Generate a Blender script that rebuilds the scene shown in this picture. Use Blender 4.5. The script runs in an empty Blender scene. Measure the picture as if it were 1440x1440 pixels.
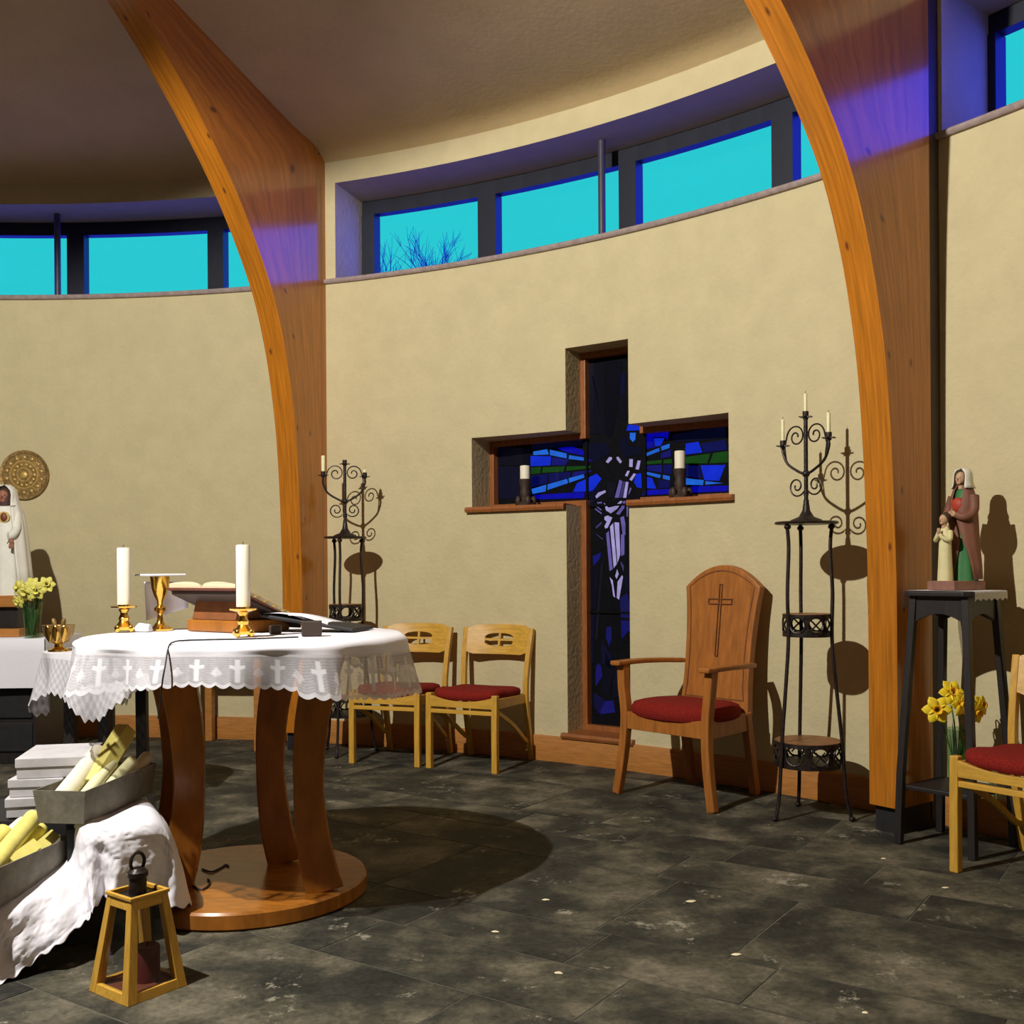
import bpy, bmesh, math, random
from math import sin, cos, pi, sqrt, radians
from mathutils import Vector, Matrix, noise
random.seed(7)
S = bpy.context.scene
COL = S.collection

# ---------------------------------------------------------------- camera
F, HOR, ROLL, H = 1480.0, 798.6, 0.0069, 1.15
cd = bpy.data.cameras.new('camera'); cam = bpy.data.objects.new('camera', cd); COL.objects.link(cam)
cd.sensor_width = 36; cd.lens = 36 * F / 1440
cd.shift_y = (HOR - 720) / 1440
cam.location = (0, 0, H)
cam.rotation_euler = (Matrix.Rotation(pi / 2, 4, 'X') @ Matrix.Rotation(-ROLL, 4, 'Z')).to_euler()
cd.clip_start = 0.05
S.camera = cam

# ---------------------------------------------------------------- sky
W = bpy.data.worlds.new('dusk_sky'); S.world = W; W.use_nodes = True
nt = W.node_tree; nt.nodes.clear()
def wn(t, **k):
    n = nt.nodes.new(t)
    for a, b in k.items(): setattr(n, a, b)
    return n
out = wn('ShaderNodeOutputWorld'); bg = wn('ShaderNodeBackground'); bg.inputs[1].default_value = 1
tc_ = wn('ShaderNodeTexCoord'); sx = wn('ShaderNodeSeparateXYZ'); nt.links.new(tc_.outputs['Generated'], sx.inputs[0])
def ramp(r, pts):
    el = r.color_ramp.elements
    while len(el) > 1: el.remove(el[-1])
    for i, (p, c) in enumerate(pts):
        e = el[0] if i == 0 else el.new(p)
        e.position = p; e.color = (*c, 1)
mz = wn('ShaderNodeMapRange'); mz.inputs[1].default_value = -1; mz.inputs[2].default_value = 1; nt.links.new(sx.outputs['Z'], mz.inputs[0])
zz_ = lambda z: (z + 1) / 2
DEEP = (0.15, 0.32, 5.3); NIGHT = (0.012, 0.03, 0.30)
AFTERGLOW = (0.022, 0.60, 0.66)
# in view afterglow over deep blue; elsewhere strong blue added to tint reveals and beams
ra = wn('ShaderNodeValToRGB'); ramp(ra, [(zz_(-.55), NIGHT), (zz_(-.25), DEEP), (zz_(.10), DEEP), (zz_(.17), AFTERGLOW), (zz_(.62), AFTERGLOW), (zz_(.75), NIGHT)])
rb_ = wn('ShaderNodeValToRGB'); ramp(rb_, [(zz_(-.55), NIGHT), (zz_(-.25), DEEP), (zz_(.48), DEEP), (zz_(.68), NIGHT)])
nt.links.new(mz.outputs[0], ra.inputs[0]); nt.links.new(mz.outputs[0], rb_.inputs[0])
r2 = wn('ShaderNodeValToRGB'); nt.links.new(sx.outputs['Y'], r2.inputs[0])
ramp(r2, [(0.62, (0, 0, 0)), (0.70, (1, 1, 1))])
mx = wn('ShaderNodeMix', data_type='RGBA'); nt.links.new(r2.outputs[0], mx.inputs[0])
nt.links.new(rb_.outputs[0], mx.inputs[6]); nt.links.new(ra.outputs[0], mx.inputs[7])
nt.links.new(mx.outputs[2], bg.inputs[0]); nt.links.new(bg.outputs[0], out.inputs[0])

# ---------------------------------------------------------------- lamps (pendant out of frame, added fill)
def lamp(name, kind, loc, power, color, radius=0.05, **k):
    d = bpy.data.lights.new(name, kind); d.energy = power; d.color = color; d.shadow_soft_size = radius
    for a, b in k.items(): setattr(d, a, b)
    o = bpy.data.objects.new(name, d); o.location = loc; COL.objects.link(o); return o
LAMP = (-2.1, 1.95, 3.76)
sl_ = lamp('pendant_spot', 'SPOT', LAMP, 950, (1.0, 0.965, 0.90), 0.03, spot_size=radians(180), spot_blend=0.10)
sl_.rotation_euler = Vector((0.20, 0.01, -1)).to_track_quat('-Z', 'Y').to_euler()
lamp('fill_lamp', 'POINT', (-3.4, -1.5, 2.6), 2, (1.0, 0.80, 0.55), 0.25)  # weak fill added behind the camera, stands for no known lamp
S.view_settings.view_transform = 'Standard'; S.view_settings.look = 'None'
S.view_settings.exposure = 0.0; S.view_settings.gamma = 1.0; S.view_settings.use_curve_mapping = False

# ---------------------------------------------------------------- survey helpers (photo measurement -> place in the room)
CX, CY, R = -3.29, 0.885, 6.43
T1, T2, BW = 0.3176, 0.931, 0.07
BAY = T2 - T1
def ray(px, py):
    c, s = cos(ROLL), sin(ROLL); U = px - 720; V = py - 720
    u = U * c - V * s; v = U * s + V * c
    return Vector((u / F, 1, -(v - (HOR - 720)) / F))
O = Vector((0, 0, H))
def at(px, py, y): return O + ray(px, py) * y
def onz(px, py, z): d = ray(px, py); return O + d * ((z - H) / d.z)
def cyl(px, py, r=R):
    d = ray(px, py); a = d.x**2 + d.y**2; b = -2 * (d.x * CX + d.y * CY); c = CX**2 + CY**2 - r * r
    k = (-b + sqrt(b * b - 4 * a * c)) / (2 * a); X = O + d * k
    return math.atan2(X.x - CX, X.y - CY), X.z
def pol(t, r, z=0): return Vector((CX + r * sin(t), CY + r * cos(t), z))

# ---------------------------------------------------------------- materials
def mat(name, color, rough=0.6, metal=0.0, noise_scale=0, noise_amt=0.15, stretch=(1, 1, 1), bump=0, bump_scale=None,
        uv=False, spec=0.5, sheen=0, trans=0, alpha=1, color2=None, coat=0, detail=4):
    m = bpy.data.materials.new(name); m.use_nodes = True; t = m.node_tree; b = t.nodes['Principled BSDF']
    b.inputs['Base Color'].default_value = (*color, 1); b.inputs['Roughness'].default_value = rough
    b.inputs['Metallic'].default_value = metal; b.inputs['Specular IOR Level'].default_value = spec
    b.inputs['Sheen Weight'].default_value = sheen; b.inputs['Transmission Weight'].default_value = trans
    b.inputs['Alpha'].default_value = alpha; b.inputs['Coat Weight'].default_value = coat
    if noise_scale or bump:
        tc = t.nodes.new('ShaderNodeTexCoord'); mp = t.nodes.new('ShaderNodeMapping'); mp.inputs['Scale'].default_value = stretch
        t.links.new(tc.outputs['UV' if uv else 'Object'], mp.inputs[0])
    if noise_scale:
        n = t.nodes.new('ShaderNodeTexNoise'); n.inputs['Scale'].default_value = noise_scale; n.inputs['Detail'].default_value = detail
        n.inputs['Roughness'].default_value = 0.65
        t.links.new(mp.outputs[0], n.inputs['Vector'])
        r = t.nodes.new('ShaderNodeValToRGB')
        lo = color2 or tuple(c * (1 - noise_amt) for c in color); hi = tuple(min(1, c * (1 + noise_amt)) for c in color)
        ramp(r, [(0.32, lo), (0.68, hi)])
        t.links.new(n.outputs[0], r.inputs[0]); t.links.new(r.outputs[0], b.inputs['Base Color'])
    if bump:
        n2 = t.nodes.new('ShaderNodeTexNoise'); n2.inputs['Scale'].default_value = bump_scale or 60; n2.inputs['Detail'].default_value = 3
        t.links.new(mp.outputs[0], n2.inputs['Vector'])
        bp = t.nodes.new('ShaderNodeBump'); bp.inputs['Strength'].default_value = bump; bp.inputs['Distance'].default_value = 0.01
        t.links.new(n2.outputs[0], bp.inputs['Height']); t.links.new(bp.outputs[0], b.inputs['Normal'])
    return m
M = {}
M['plaster'] = mat('cream_plaster', (0.60, 0.515, 0.30), 0.9, noise_scale=6, noise_amt=0.05, bump=0.35, bump_scale=38, spec=0.2)
M['ceiling'] = mat('ceiling_plaster', (0.55, 0.41, 0.21), 0.95, noise_scale=3, noise_amt=0.06, bump=0.2, bump_scale=30, spec=0.1)
M['unseen_dark'] = mat('unseen_dark_wall', (0.10, 0.055, 0.03), 0.6, noise_scale=4, noise_amt=0.3, stretch=(6, 6, 1))  # unseen wall given a dark colour to cut bounced light
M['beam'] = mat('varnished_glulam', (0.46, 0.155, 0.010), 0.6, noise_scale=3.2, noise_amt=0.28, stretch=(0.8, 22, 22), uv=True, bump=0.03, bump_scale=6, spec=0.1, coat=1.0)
def knots(m):
    t = m.node_tree; b = t.nodes['Principled BSDF']; src = b.inputs['Base Color'].links[0].from_socket
    tc = t.nodes.new('ShaderNodeTexCoord'); mp = t.nodes.new('ShaderNodeMapping'); mp.inputs['Scale'].default_value = (1.9, 4.2, 1); t.links.new(tc.outputs['UV'], mp.inputs[0])
    v = t.nodes.new('ShaderNodeTexVoronoi'); v.inputs['Scale'].default_value = 1.0; v.voronoi_dimensions = '2D'; t.links.new(mp.outputs[0], v.inputs['Vector'])
    r = t.nodes.new('ShaderNodeValToRGB'); ramp(r, [(0.018, (1, 1, 1)), (0.048, (0, 0, 0))]); t.links.new(v.outputs['Distance'], r.inputs[0])
    x = t.nodes.new('ShaderNodeMix'); x.data_type = 'RGBA'; t.links.new(r.outputs[0], x.inputs[0]); t.links.new(src, x.inputs[6]); x.inputs[7].default_value = (0.16, 0.045, 0.008, 1)
    t.links.new(x.outputs[2], b.inputs['Base Color'])
knots(M['beam']); M['beam'].node_tree.nodes['Principled BSDF'].inputs['Coat Roughness'].default_value = 0.16
M['beam_dark'] = mat('dark_brown_timber', (0.045, 0.026, 0.016), 0.6, noise_scale=8, noise_amt=0.2)
M['knot'] = mat('pine_knot', (0.12, 0.035, 0.008), 0.5, noise_scale=30, noise_amt=0.3)
M['oak'] = mat('golden_oak', (0.60, 0.33, 0.045), 0.42, noise_scale=5, noise_amt=0.18, stretch=(14, 14, 1.5), spec=0.45)
M['oak_h'] = mat('golden_oak_cross_grain', (0.62, 0.345, 0.048), 0.42, noise_scale=5, noise_amt=0.18, stretch=(1.5, 14, 14), spec=0.45)
M['skirt'] = mat('varnished_skirting', (0.42, 0.17, 0.035), 0.45, noise_scale=5, noise_amt=0.2, stretch=(2, 2, 20))
M['teak'] = mat('reddish_hardwood', (0.36, 0.125, 0.022), 0.45, noise_scale=4, noise_amt=0.22, stretch=(10, 10, 1.2), spec=0.4)
M['teak_dark'] = mat('groove_shade_riser_wood', (0.19, 0.060, 0.013), 0.6, noise_scale=20, noise_amt=0.2)  # groove shade put in as darker wood; also the book riser's own brown
M['altar_wood'] = mat('polished_altar_wood', (0.35, 0.125, 0.016), 0.25, noise_scale=4, noise_amt=0.25, stretch=(3, 12, 1.2), spec=0.35, coat=0.1)
M['sapele'] = mat('window_frame_wood', (0.30, 0.10, 0.025), 0.42, noise_scale=6, noise_amt=0.2, stretch=(8, 8, 2))
M['red'] = mat('dark_red_upholstery', (0.20, 0.014, 0.009), 0.95, noise_scale=160, noise_amt=0.35, bump=0.15, bump_scale=300, spec=0.15)
M['iron'] = mat('wrought_iron', (0.035, 0.025, 0.022), 0.42, metal=0.55, noise_scale=40, noise_amt=0.4, bump=0.2, bump_scale=90)
M['copper'] = mat('copper_tray', (0.32, 0.13, 0.05), 0.45, metal=0.6, noise_scale=12, noise_amt=0.3)
M['black_wood'] = mat('black_stained_wood', (0.018, 0.014, 0.013), 0.45, noise_scale=8, noise_amt=0.3, stretch=(8, 8, 1))
M['black'] = mat('black_cover', (0.012, 0.011, 0.012), 0.6, noise_scale=20, noise_amt=0.3)
M['lead'] = mat('black_leading', (0.004, 0.004, 0.006), 0.8, noise_scale=20, noise_amt=0.3, spec=0.1)
M['brass'] = mat('polished_brass', (0.85, 0.52, 0.10), 0.18, metal=1.0, noise_scale=10, noise_amt=0.1)
M['oldbrass'] = mat('tarnished_brass', (0.42, 0.27, 0.10), 0.42, metal=0.75, noise_scale=35, noise_amt=0.35, bump=0.3, bump_scale=70)
M['wax'] = mat('ivory_wax', (0.86, 0.80, 0.62), 0.5, noise_scale=12, noise_amt=0.05, spec=0.3)
M['wax_y'] = mat('yellow_beeswax', (0.82, 0.72, 0.20), 0.5, noise_scale=9, noise_amt=0.14, spec=0.35)
M['wax_p'] = mat('pale_yellow_wax', (0.86, 0.82, 0.48), 0.5, noise_scale=9, noise_amt=0.1, spec=0.35)
M['wick'] = mat('charred_wick', (0.02, 0.018, 0.015), 0.9, noise_scale=50, noise_amt=0.3)
M['linen'] = mat('white_linen', (0.83, 0.81, 0.86), 0.9, noise_scale=200, noise_amt=0.04, bump=0.08, bump_scale=400, spec=0.15)
M['paper'] = mat('white_paper', (0.84, 0.83, 0.86), 0.8, noise_scale=20, noise_amt=0.03)
M['pages'] = mat('cream_page_edges', (0.72, 0.62, 0.40), 0.9, noise_scale=4, noise_amt=0.25, stretch=(1, 1, 160))
M['leather'] = mat('brown_leather_cover', (0.16, 0.045, 0.024), 0.5, noise_scale=30, noise_amt=0.2)
M['board'] = mat('grey_cardboard', (0.20, 0.18, 0.14), 0.9, noise_scale=18, noise_amt=0.25, bump=0.1)
M['whiteboard'] = mat('white_card_box', (0.52, 0.50, 0.51), 0.85, noise_scale=14, noise_amt=0.1)
M['frame_dark'] = mat('dark_window_frame', (0.007, 0.009, 0.020), 0.5, noise_scale=20, noise_amt=0.2)
M['sill'] = mat('mauve_stone_sill', (0.36, 0.28, 0.26), 0.6, noise_scale=25, noise_amt=0.2)
M['steel'] = mat('painted_steel_post', (0.06, 0.055, 0.075), 0.4, noise_scale=20, noise_amt=0.2)
M['petal'] = mat('daffodil_yellow', (0.90, 0.66, 0.02), 0.6, noise_scale=40, noise_amt=0.12)
M['petal_pale'] = mat('pale_daffodil_yellow', (0.80, 0.74, 0.16), 0.6, noise_scale=40, noise_amt=0.12)
M['trumpet'] = mat('daffodil_trumpet', (0.88, 0.50, 0.01), 0.6, noise_scale=40, noise_amt=0.12)
M['stem'] = mat('green_stem', (0.06, 0.16, 0.03), 0.6, noise_scale=30, noise_amt=0.25)
M['skin'] = mat('painted_skin', (0.55, 0.33, 0.19), 0.6, noise_scale=30, noise_amt=0.08)
M['skin_shade'] = mat('shaded_skin', (0.30, 0.12, 0.07), 0.6, noise_scale=30, noise_amt=0.1)  # shade on the face put into a darker skin colour
M['cloak'] = mat('brown_painted_cloak', (0.20, 0.075, 0.042), 0.65, noise_scale=12, noise_amt=0.18)
M['green'] = mat('green_painted_dress', (0.03, 0.16, 0.04), 0.6, noise_scale=12, noise_amt=0.2)
M['cream'] = mat('cream_painted_robe', (0.70, 0.62, 0.32), 0.6, noise_scale=12, noise_amt=0.1)
M['veil'] = mat('white_painted_veil', (0.74, 0.72, 0.62), 0.6, noise_scale=12, noise_amt=0.06)
M['scarlet'] = mat('scarlet_paint', (0.42, 0.04, 0.015), 0.6, noise_scale=20, noise_amt=0.15)
M['hair'] = mat('dark_brown_paint', (0.05, 0.022, 0.012), 0.7, noise_scale=20, noise_amt=0.2)
M['goldpaint'] = mat('gold_paint', (0.62, 0.42, 0.12), 0.45, metal=0.4, noise_scale=20, noise_amt=0.2)
M['plinth'] = mat('reddish_brown_plinth', (0.24, 0.11, 0.075), 0.6, noise_scale=20, noise_amt=0.2)
M['hazed_bark'] = mat('dusk_haze_branches', (0.03, 0.09, 0.20), 0.9, noise_scale=20, noise_amt=0.2)  # evening haze put into the branch colour as blue

def glass_mat(name, tint=(1, 1, 1), gloss=0.08):
    m = bpy.data.materials.new(name); m.use_nodes = True; t = m.node_tree; t.nodes.clear()
    o = t.nodes.new('ShaderNodeOutputMaterial'); tr = t.nodes.new('ShaderNodeBsdfTransparent'); tr.inputs[0].default_value = (*tint, 1)
    g = t.nodes.new('ShaderNodeBsdfGlossy'); g.inputs['Roughness'].default_value = 0.05
    n = t.nodes.new('ShaderNodeTexNoise'); n.inputs['Scale'].default_value = 3
    ml = t.nodes.new('ShaderNodeMath'); ml.operation = 'MULTIPLY'; ml.inputs[1].default_value = gloss * 2
    t.links.new(n.outputs[0], ml.inputs[0])
    mx = t.nodes.new('ShaderNodeMixShader'); t.links.new(ml.outputs[0], mx.inputs[0])
    t.links.new(tr.outputs[0], mx.inputs[1]); t.links.new(g.outputs[0], mx.inputs[2]); t.links.new(mx.outputs[0], o.inputs[0])
    return m
M['pane'] = glass_mat('window_glass', (1, 1, 1), 0.03)
M['vase'] = glass_mat('clear_vase_glass', (0.78, 0.88, 0.80), 0.12)
M['lantern_glass'] = glass_mat('lantern_glass', (0.80, 0.80, 0.78), 0.06)

def attr_mat(name, kind):
    m = bpy.data.materials.new(name); m.use_nodes = True; t = m.node_tree; b = t.nodes['Principled BSDF']
    a = t.nodes.new('ShaderNodeAttribute'); a.attribute_name = 'Col'
    n = t.nodes.new('ShaderNodeTexNoise'); n.inputs['Detail'].default_value = 5
    tc = t.nodes.new('ShaderNodeTexCoord'); t.links.new(tc.outputs['Object'], n.inputs['Vector'])
    if kind == 'stained':       # panes emit their colour in place of sky light coming through
        n.inputs['Scale'].default_value = 14
        mr = t.nodes.new('ShaderNodeMapRange'); mr.inputs[3].default_value = 0.55; mr.inputs[4].default_value = 1.35
        t.links.new(n.outputs[0], mr.inputs[0])
        v = t.nodes.new('ShaderNodeVectorMath'); v.operation = 'SCALE'
        t.links.new(a.outputs['Color'], v.inputs[0]); t.links.new(mr.outputs[0], v.inputs['Scale'])
        b.inputs['Base Color'].default_value = (0.006, 0.006, 0.010, 1); b.inputs['Roughness'].default_value = 0.12; b.inputs['Specular IOR Level'].default_value = 0.25
        t.links.new(v.outputs[0], b.inputs['Emission Color']); b.inputs['Emission Strength'].default_value = 1.3
    elif kind == 'lace':
        b.inputs['Base Color'].default_value = (0.80, 0.78, 0.82, 1); b.inputs['Roughness'].default_value = 0.95
        n.inputs['Scale'].default_value = 90
        ad = t.nodes.new('ShaderNodeMath'); ad.operation = 'MULTIPLY_ADD'; ad.inputs[1].default_value = 0.22; 
        sp = t.nodes.new('ShaderNodeSeparateColor'); t.links.new(a.outputs['Color'], sp.inputs[0])
        t.links.new(n.outputs[0], ad.inputs[0]); t.links.new(sp.outputs[0], ad.inputs[2])
        t.links.new(ad.outputs[0], b.inputs['Alpha'])
    return m
M['stained'] = attr_mat('stained_glass', 'stained')
M['lace'] = attr_mat('crochet_lace', 'lace')

def slate():
    m = bpy.data.materials.new('riven_slate'); m.use_nodes = True; t = m.node_tree; b = t.nodes['Principled BSDF']
    a = t.nodes.new('ShaderNodeAttribute'); a.attribute_name = 'Col'
    tc = t.nodes.new('ShaderNodeTexCoord')
    def nz(sc, det=6, ro=0.6):
        n = t.nodes.new('ShaderNodeTexNoise'); n.inputs['Scale'].default_value = sc; n.inputs['Detail'].default_value = det
        n.inputs['Roughness'].default_value = ro
        v = t.nodes.new('ShaderNodeVectorMath'); v.operation = 'MULTIPLY_ADD'; v.inputs[1].default_value = (9, 9, 9)
        t.links.new(a.outputs['Color'], v.inputs[0]); t.links.new(tc.outputs['Object'], v.inputs[2])
        t.links.new(v.outputs[0], n.inputs['Vector']); return n
    big = nz(3.2); rb = t.nodes.new('ShaderNodeValToRGB')
    ramp(rb, [(0.34, (0.026, 0.027, 0.024)), (0.46, (0.046, 0.046, 0.039)), (0.56, (0.105, 0.097, 0.073)), (0.66, (0.19, 0.17, 0.13))])
    t.links.new(big.outputs[0], rb.inputs[0])
    fine = nz(48, 8, 0.78); rf = t.nodes.new('ShaderNodeValToRGB'); ramp(rf, [(0.3, (0.45, 0.45, 0.43)), (0.7, (1.32, 1.28, 1.18))])
    t.links.new(fine.outputs[0], rf.inputs[0])
    mu = t.nodes.new('ShaderNodeMix'); mu.data_type = 'RGBA'; mu.blend_type = 'MULTIPLY'; mu.inputs[0].default_value = 1
    t.links.new(rb.outputs[0], mu.inputs[6]); t.links.new(rf.outputs[0], mu.inputs[7])
    # pale flaked scars
    sc = nz(5.0, 3, 0.5); s2 = nz(22, 6, 0.8)
    ms = t.nodes.new('ShaderNodeMath'); ms.operation = 'MULTIPLY'; t.links.new(sc.outputs[0], ms.inputs[0]); t.links.new(s2.outputs[0], ms.inputs[1])
    rs = t.nodes.new('ShaderNodeValToRGB'); ramp(rs, [(0.352, (0, 0, 0)), (0.41, (1, 1, 1))]); t.links.new(ms.outputs[0], rs.inputs[0])
    m2 = t.nodes.new('ShaderNodeMix'); m2.data_type = 'RGBA'; t.links.new(rs.outputs[0], m2.inputs[0])
    t.links.new(mu.outputs[2], m2.inputs[6]); m2.inputs[7].default_value = (0.28, 0.255, 0.195, 1)
    t.links.new(m2.outputs[2], b.inputs['Base Color'])
    b.inputs['Roughness'].default_value = 0.62; b.inputs['Specular IOR Level'].default_value = 0.16
    bp = t.nodes.new('ShaderNodeBump'); bp.inputs['Strength'].default_value = 0.5; bp.inputs['Distance'].default_value = 0.012
    t.links.new(fine.outputs[0], bp.inputs['Height']); t.links.new(bp.outputs[0], b.inputs['Normal'])
    return m
M['slate'] = slate()
M['grout'] = mat('grout', (0.085, 0.078, 0.060), 0.95, noise_scale=30, noise_amt=0.3)

# ---------------------------------------------------------------- mesh builder
class MB:
    def __init__(s): s.bm = bmesh.new(); s.cl = s.bm.loops.layers.color.new('Col'); s.uv = s.bm.loops.layers.uv.new('UVMap')
    def face(s, vs, col=None):
        try: f = s.bm.faces.new(vs)
        except ValueError: return None
        if col is not None:
            for l in f.loops: l[s.cl] = (*col, 1) if len(col) == 3 else col
        return f
    def v(s, p): return s.bm.verts.new(p)
    def box(s, c, size, mtx=None, taper=1.0):
        x, y, z = (d / 2 for d in size); c = Vector(c); P = []
        for k in (-1, 1):
            f = taper if k > 0 else 1
            for a, b in ((-1, -1), (1, -1), (1, 1), (-1, 1)):
                p = Vector((a * x * f, b * y * f, k * z))
                if mtx: p = mtx @ p
                P.append(s.v(p + c))
        for q in ((3, 2, 1, 0), (4, 5, 6, 7), (0, 1, 5, 4), (1, 2, 6, 5), (2, 3, 7, 6), (3, 0, 4, 7)): s.face([P[i] for i in q])
        return s
    def hexa(s, P):      # 8 corner points, bottom 4 then top 4
        P = [s.v(p) for p in P]
        for q in ((3, 2, 1, 0), (4, 5, 6, 7), (0, 1, 5, 4), (1, 2, 6, 5), (2, 3, 7, 6), (3, 0, 4, 7)): s.face([P[i] for i in q])
        return s
    def prism(s, pts, ax, d0, d1, fn=None):      # 2D outline extruded along an axis
        def mk(p, d):
            q = {'x': (d, p[0], p[1]), 'y': (p[0], d, p[1]), 'z': (p[0], p[1], d)}[ax]
            return s.v(fn(Vector(q)) if fn else q)
        A = [mk(p, d0) for p in pts]; B = [mk(p, d1) for p in pts]; n = len(pts)
        s.face(A[::-1]); s.face(B)
        for i in range(n): s.face([A[i], A[(i + 1) % n], B[(i + 1) % n], B[i]])
        return s
    def plate_hole(s, outer, inner, y0, y1, fn=None):      # same number of points, plane xz
        mk = lambda p, y: s.v(fn(Vector((p[0], y, p[1]))) if fn else (p[0], y, p[1]))
        a0 = [mk(p, y0) for p in outer]; b0 = [mk(p, y0) for p in inner]; a1 = [mk(p, y1) for p in outer]; b1 = [mk(p, y1) for p in inner]
        n = len(outer)
        for i in range(n):
            j = (i + 1) % n
            s.face([a0[i], a0[j], b0[j], b0[i]]); s.face([a1[j], a1[i], b1[i], b1[j]])
            s.face([a0[j], a0[i], a1[i], a1[j]]); s.face([b0[i], b0[j], b1[j], b1[i]])
        return s
    def grid(s, rows, closed=False, cols=None, caps=False):
        V = [[s.v(p) for p in r] for r in rows]
        for i in range(len(V) - 1):
            n = len(V[i])
            for j in range(n if closed else n - 1):
                k = (j + 1) % n
                f = s.face([V[i][j], V[i][k], V[i + 1][k], V[i + 1][j]])
                if f and cols:
                    for l, (a, b) in zip(f.loops, ((i, j), (i, k), (i + 1, k), (i + 1, j))): l[s.cl] = (*([cols[a][b]] * 3), 1)
        if caps: s.face(V[0][::-1]); s.face(V[-1])
        return s
    def lathe(s, prof, c=(0, 0, 0), n=24, sx=1, sy=1, m=None):
        rows = []
        for r, z in prof:
            rows.append([])
            for i in range(n):
                p = Vector((r * cos(2 * pi * i / n) * sx, r * sin(2 * pi * i / n) * sy, z))
                rows[-1].append((m @ p if m else p) + Vector(c))
        return s.grid(rows, True, caps=True)
    def loft(s, secs, n=28, fold=0, k=9, ph=0.0, caps=True, arc=None):      # (cx, cy, z, rx, ry[, fold])
        rows = []
        for sec in secs:
            cx, cy, z, rx, ry = sec[:5]; fo = sec[5] if len(sec) > 5 else fold
            row = []
            for i in range(n):
                a = 2 * pi * i / n
                w = 1 + fo * (0.6 * sin(k * a + ph) + 0.4 * sin((2 * k - 3) * a + 1.3 + ph))
                row.append((cx + rx * w * cos(a), cy + ry * w * sin(a), z))
            rows.append(row)
        return s.grid(rows, True, caps=caps)
    def tube(s, pts, r, n=8, closed=False, r2=None):
        pts = [Vector(p) for p in pts]; L = len(pts); rows = []; up = None
        for i, p in enumerate(pts):
            t = (pts[(i + 1) % L] - pts[i - 1]) if closed else (pts[min(i + 1, L - 1)] - pts[max(i - 1, 0)])
            t.normalize()
            if up is None: up = t.orthogonal().normalized()
            up = (up - t * up.dot(t)); up = up.normalized() if up.length > 1e-6 else t.orthogonal().normalized()
            w = t.cross(up); rr = r if r2 is None else r + (r2 - r) * i / max(1, L - 1)
            rows.append([p + (up * cos(2 * pi * k / n) + w * sin(2 * pi * k / n)) * rr for k in range(n)])
        if closed: rows.append(rows[0]); return s.grid(rows, True)
        return s.grid(rows, True, caps=True)
    def bar(s, pts, w, d, side):      # rectangular section swept along a line; side = direction of w
        pts = [Vector(p) for p in pts]; L = len(pts); rows = []; side = Vector(side)
        for i, p in enumerate(pts):
            t = (pts[min(i + 1, L - 1)] - pts[max(i - 1, 0)]).normalized()
            a = (side - t * side.dot(t)).normalized(); b = t.cross(a)
            ww = w[i] if isinstance(w, (list, tuple)) else w; dd = d[i] if isinstance(d, (list, tuple)) else d
            rows.append([p + a * (ww / 2 * x) + b * (dd / 2 * y) for x, y in ((-1, -1), (1, -1), (1, 1), (-1, 1))])
        return s.grid(rows, True, caps=True)
    def ell(s, c, rad, n=16, m=8, mtx=None):
        rows = []
        for i in range(m + 1):
            a = -pi / 2 + pi * i / m; a = max(-1.54, min(1.54, a))
            row = []
            for j in range(n):
                p = Vector((rad[0] * cos(a) * cos(2 * pi * j / n), rad[1] * cos(a) * sin(2 * pi * j / n), rad[2] * sin(a)))
                row.append((mtx @ p if mtx else p) + Vector(c))
            rows.append(row)
        return s.grid(rows, True, caps=True)
    def build(s, name, m, parent=None, smooth=False, bevel=0, weld=False):
        if weld: bmesh.ops.remove_doubles(s.bm, verts=s.bm.verts, dist=1e-5)
        bmesh.ops.recalc_face_normals(s.bm, faces=s.bm.faces)
        me = bpy.data.meshes.new(name); s.bm.to_mesh(me); s.bm.free()
        o = bpy.data.objects.new(name, me); COL.objects.link(o)
        if m: me.materials.append(M[m] if isinstance(m, str) else m)
        if parent: o.parent = parent
        if smooth:
            for p in me.polygons: p.use_smooth = True
            me.set_sharp_from_angle(angle=radians(smooth if smooth is not True else 40))
        if bevel:
            b = o.modifiers.new('bevel', 'BEVEL'); b.width = bevel; b.segments = 2; b.limit_method = 'ANGLE'; b.angle_limit = radians(35)
        return o
def tag(o, label, cat, group=None):
    o['label'] = label; o['category'] = cat
    if group: o['group'] = group
    return o
def thing(name, label, cat, loc=(0, 0, 0), rz=0, group=None):
    o = bpy.data.objects.new(name, None); COL.objects.link(o); o.location = loc; o.rotation_euler = (0, 0, rz); o.empty_display_size = 0.1
    return tag(o, label, cat, group)
def struct(o): o['kind'] = 'structure'; return o
def dup(o, loc, rz, label, group=None):
    r = o.copy(); COL.objects.link(r); r.location = loc; r.rotation_euler = (0, 0, rz); r['label'] = label
    if group: r['group'] = group
    for ch in list(o.children):
        c = ch.copy(); COL.objects.link(c); c.parent = r
        for g in list(ch.children):
            d = g.copy(); COL.objects.link(d); d.parent = c
    return r
def catmull(P, n):
    out = []
    L = len(P)
    for i in range(L - 1):
        p0, p1, p2, p3 = (Vector(P[max(i - 1, 0)]), Vector(P[i]), Vector(P[i + 1]), Vector(P[min(i + 2, L - 1)]))
        for k in range(n):
            t = k / n
            out.append(0.5 * ((2 * p1) + (p2 - p0) * t + (2 * p0 - 5 * p1 + 4 * p2 - p3) * t * t + (3 * p1 - p0 - 3 * p2 + p3) * t**3))
    out.append(Vector(P[-1])); return out

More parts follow.
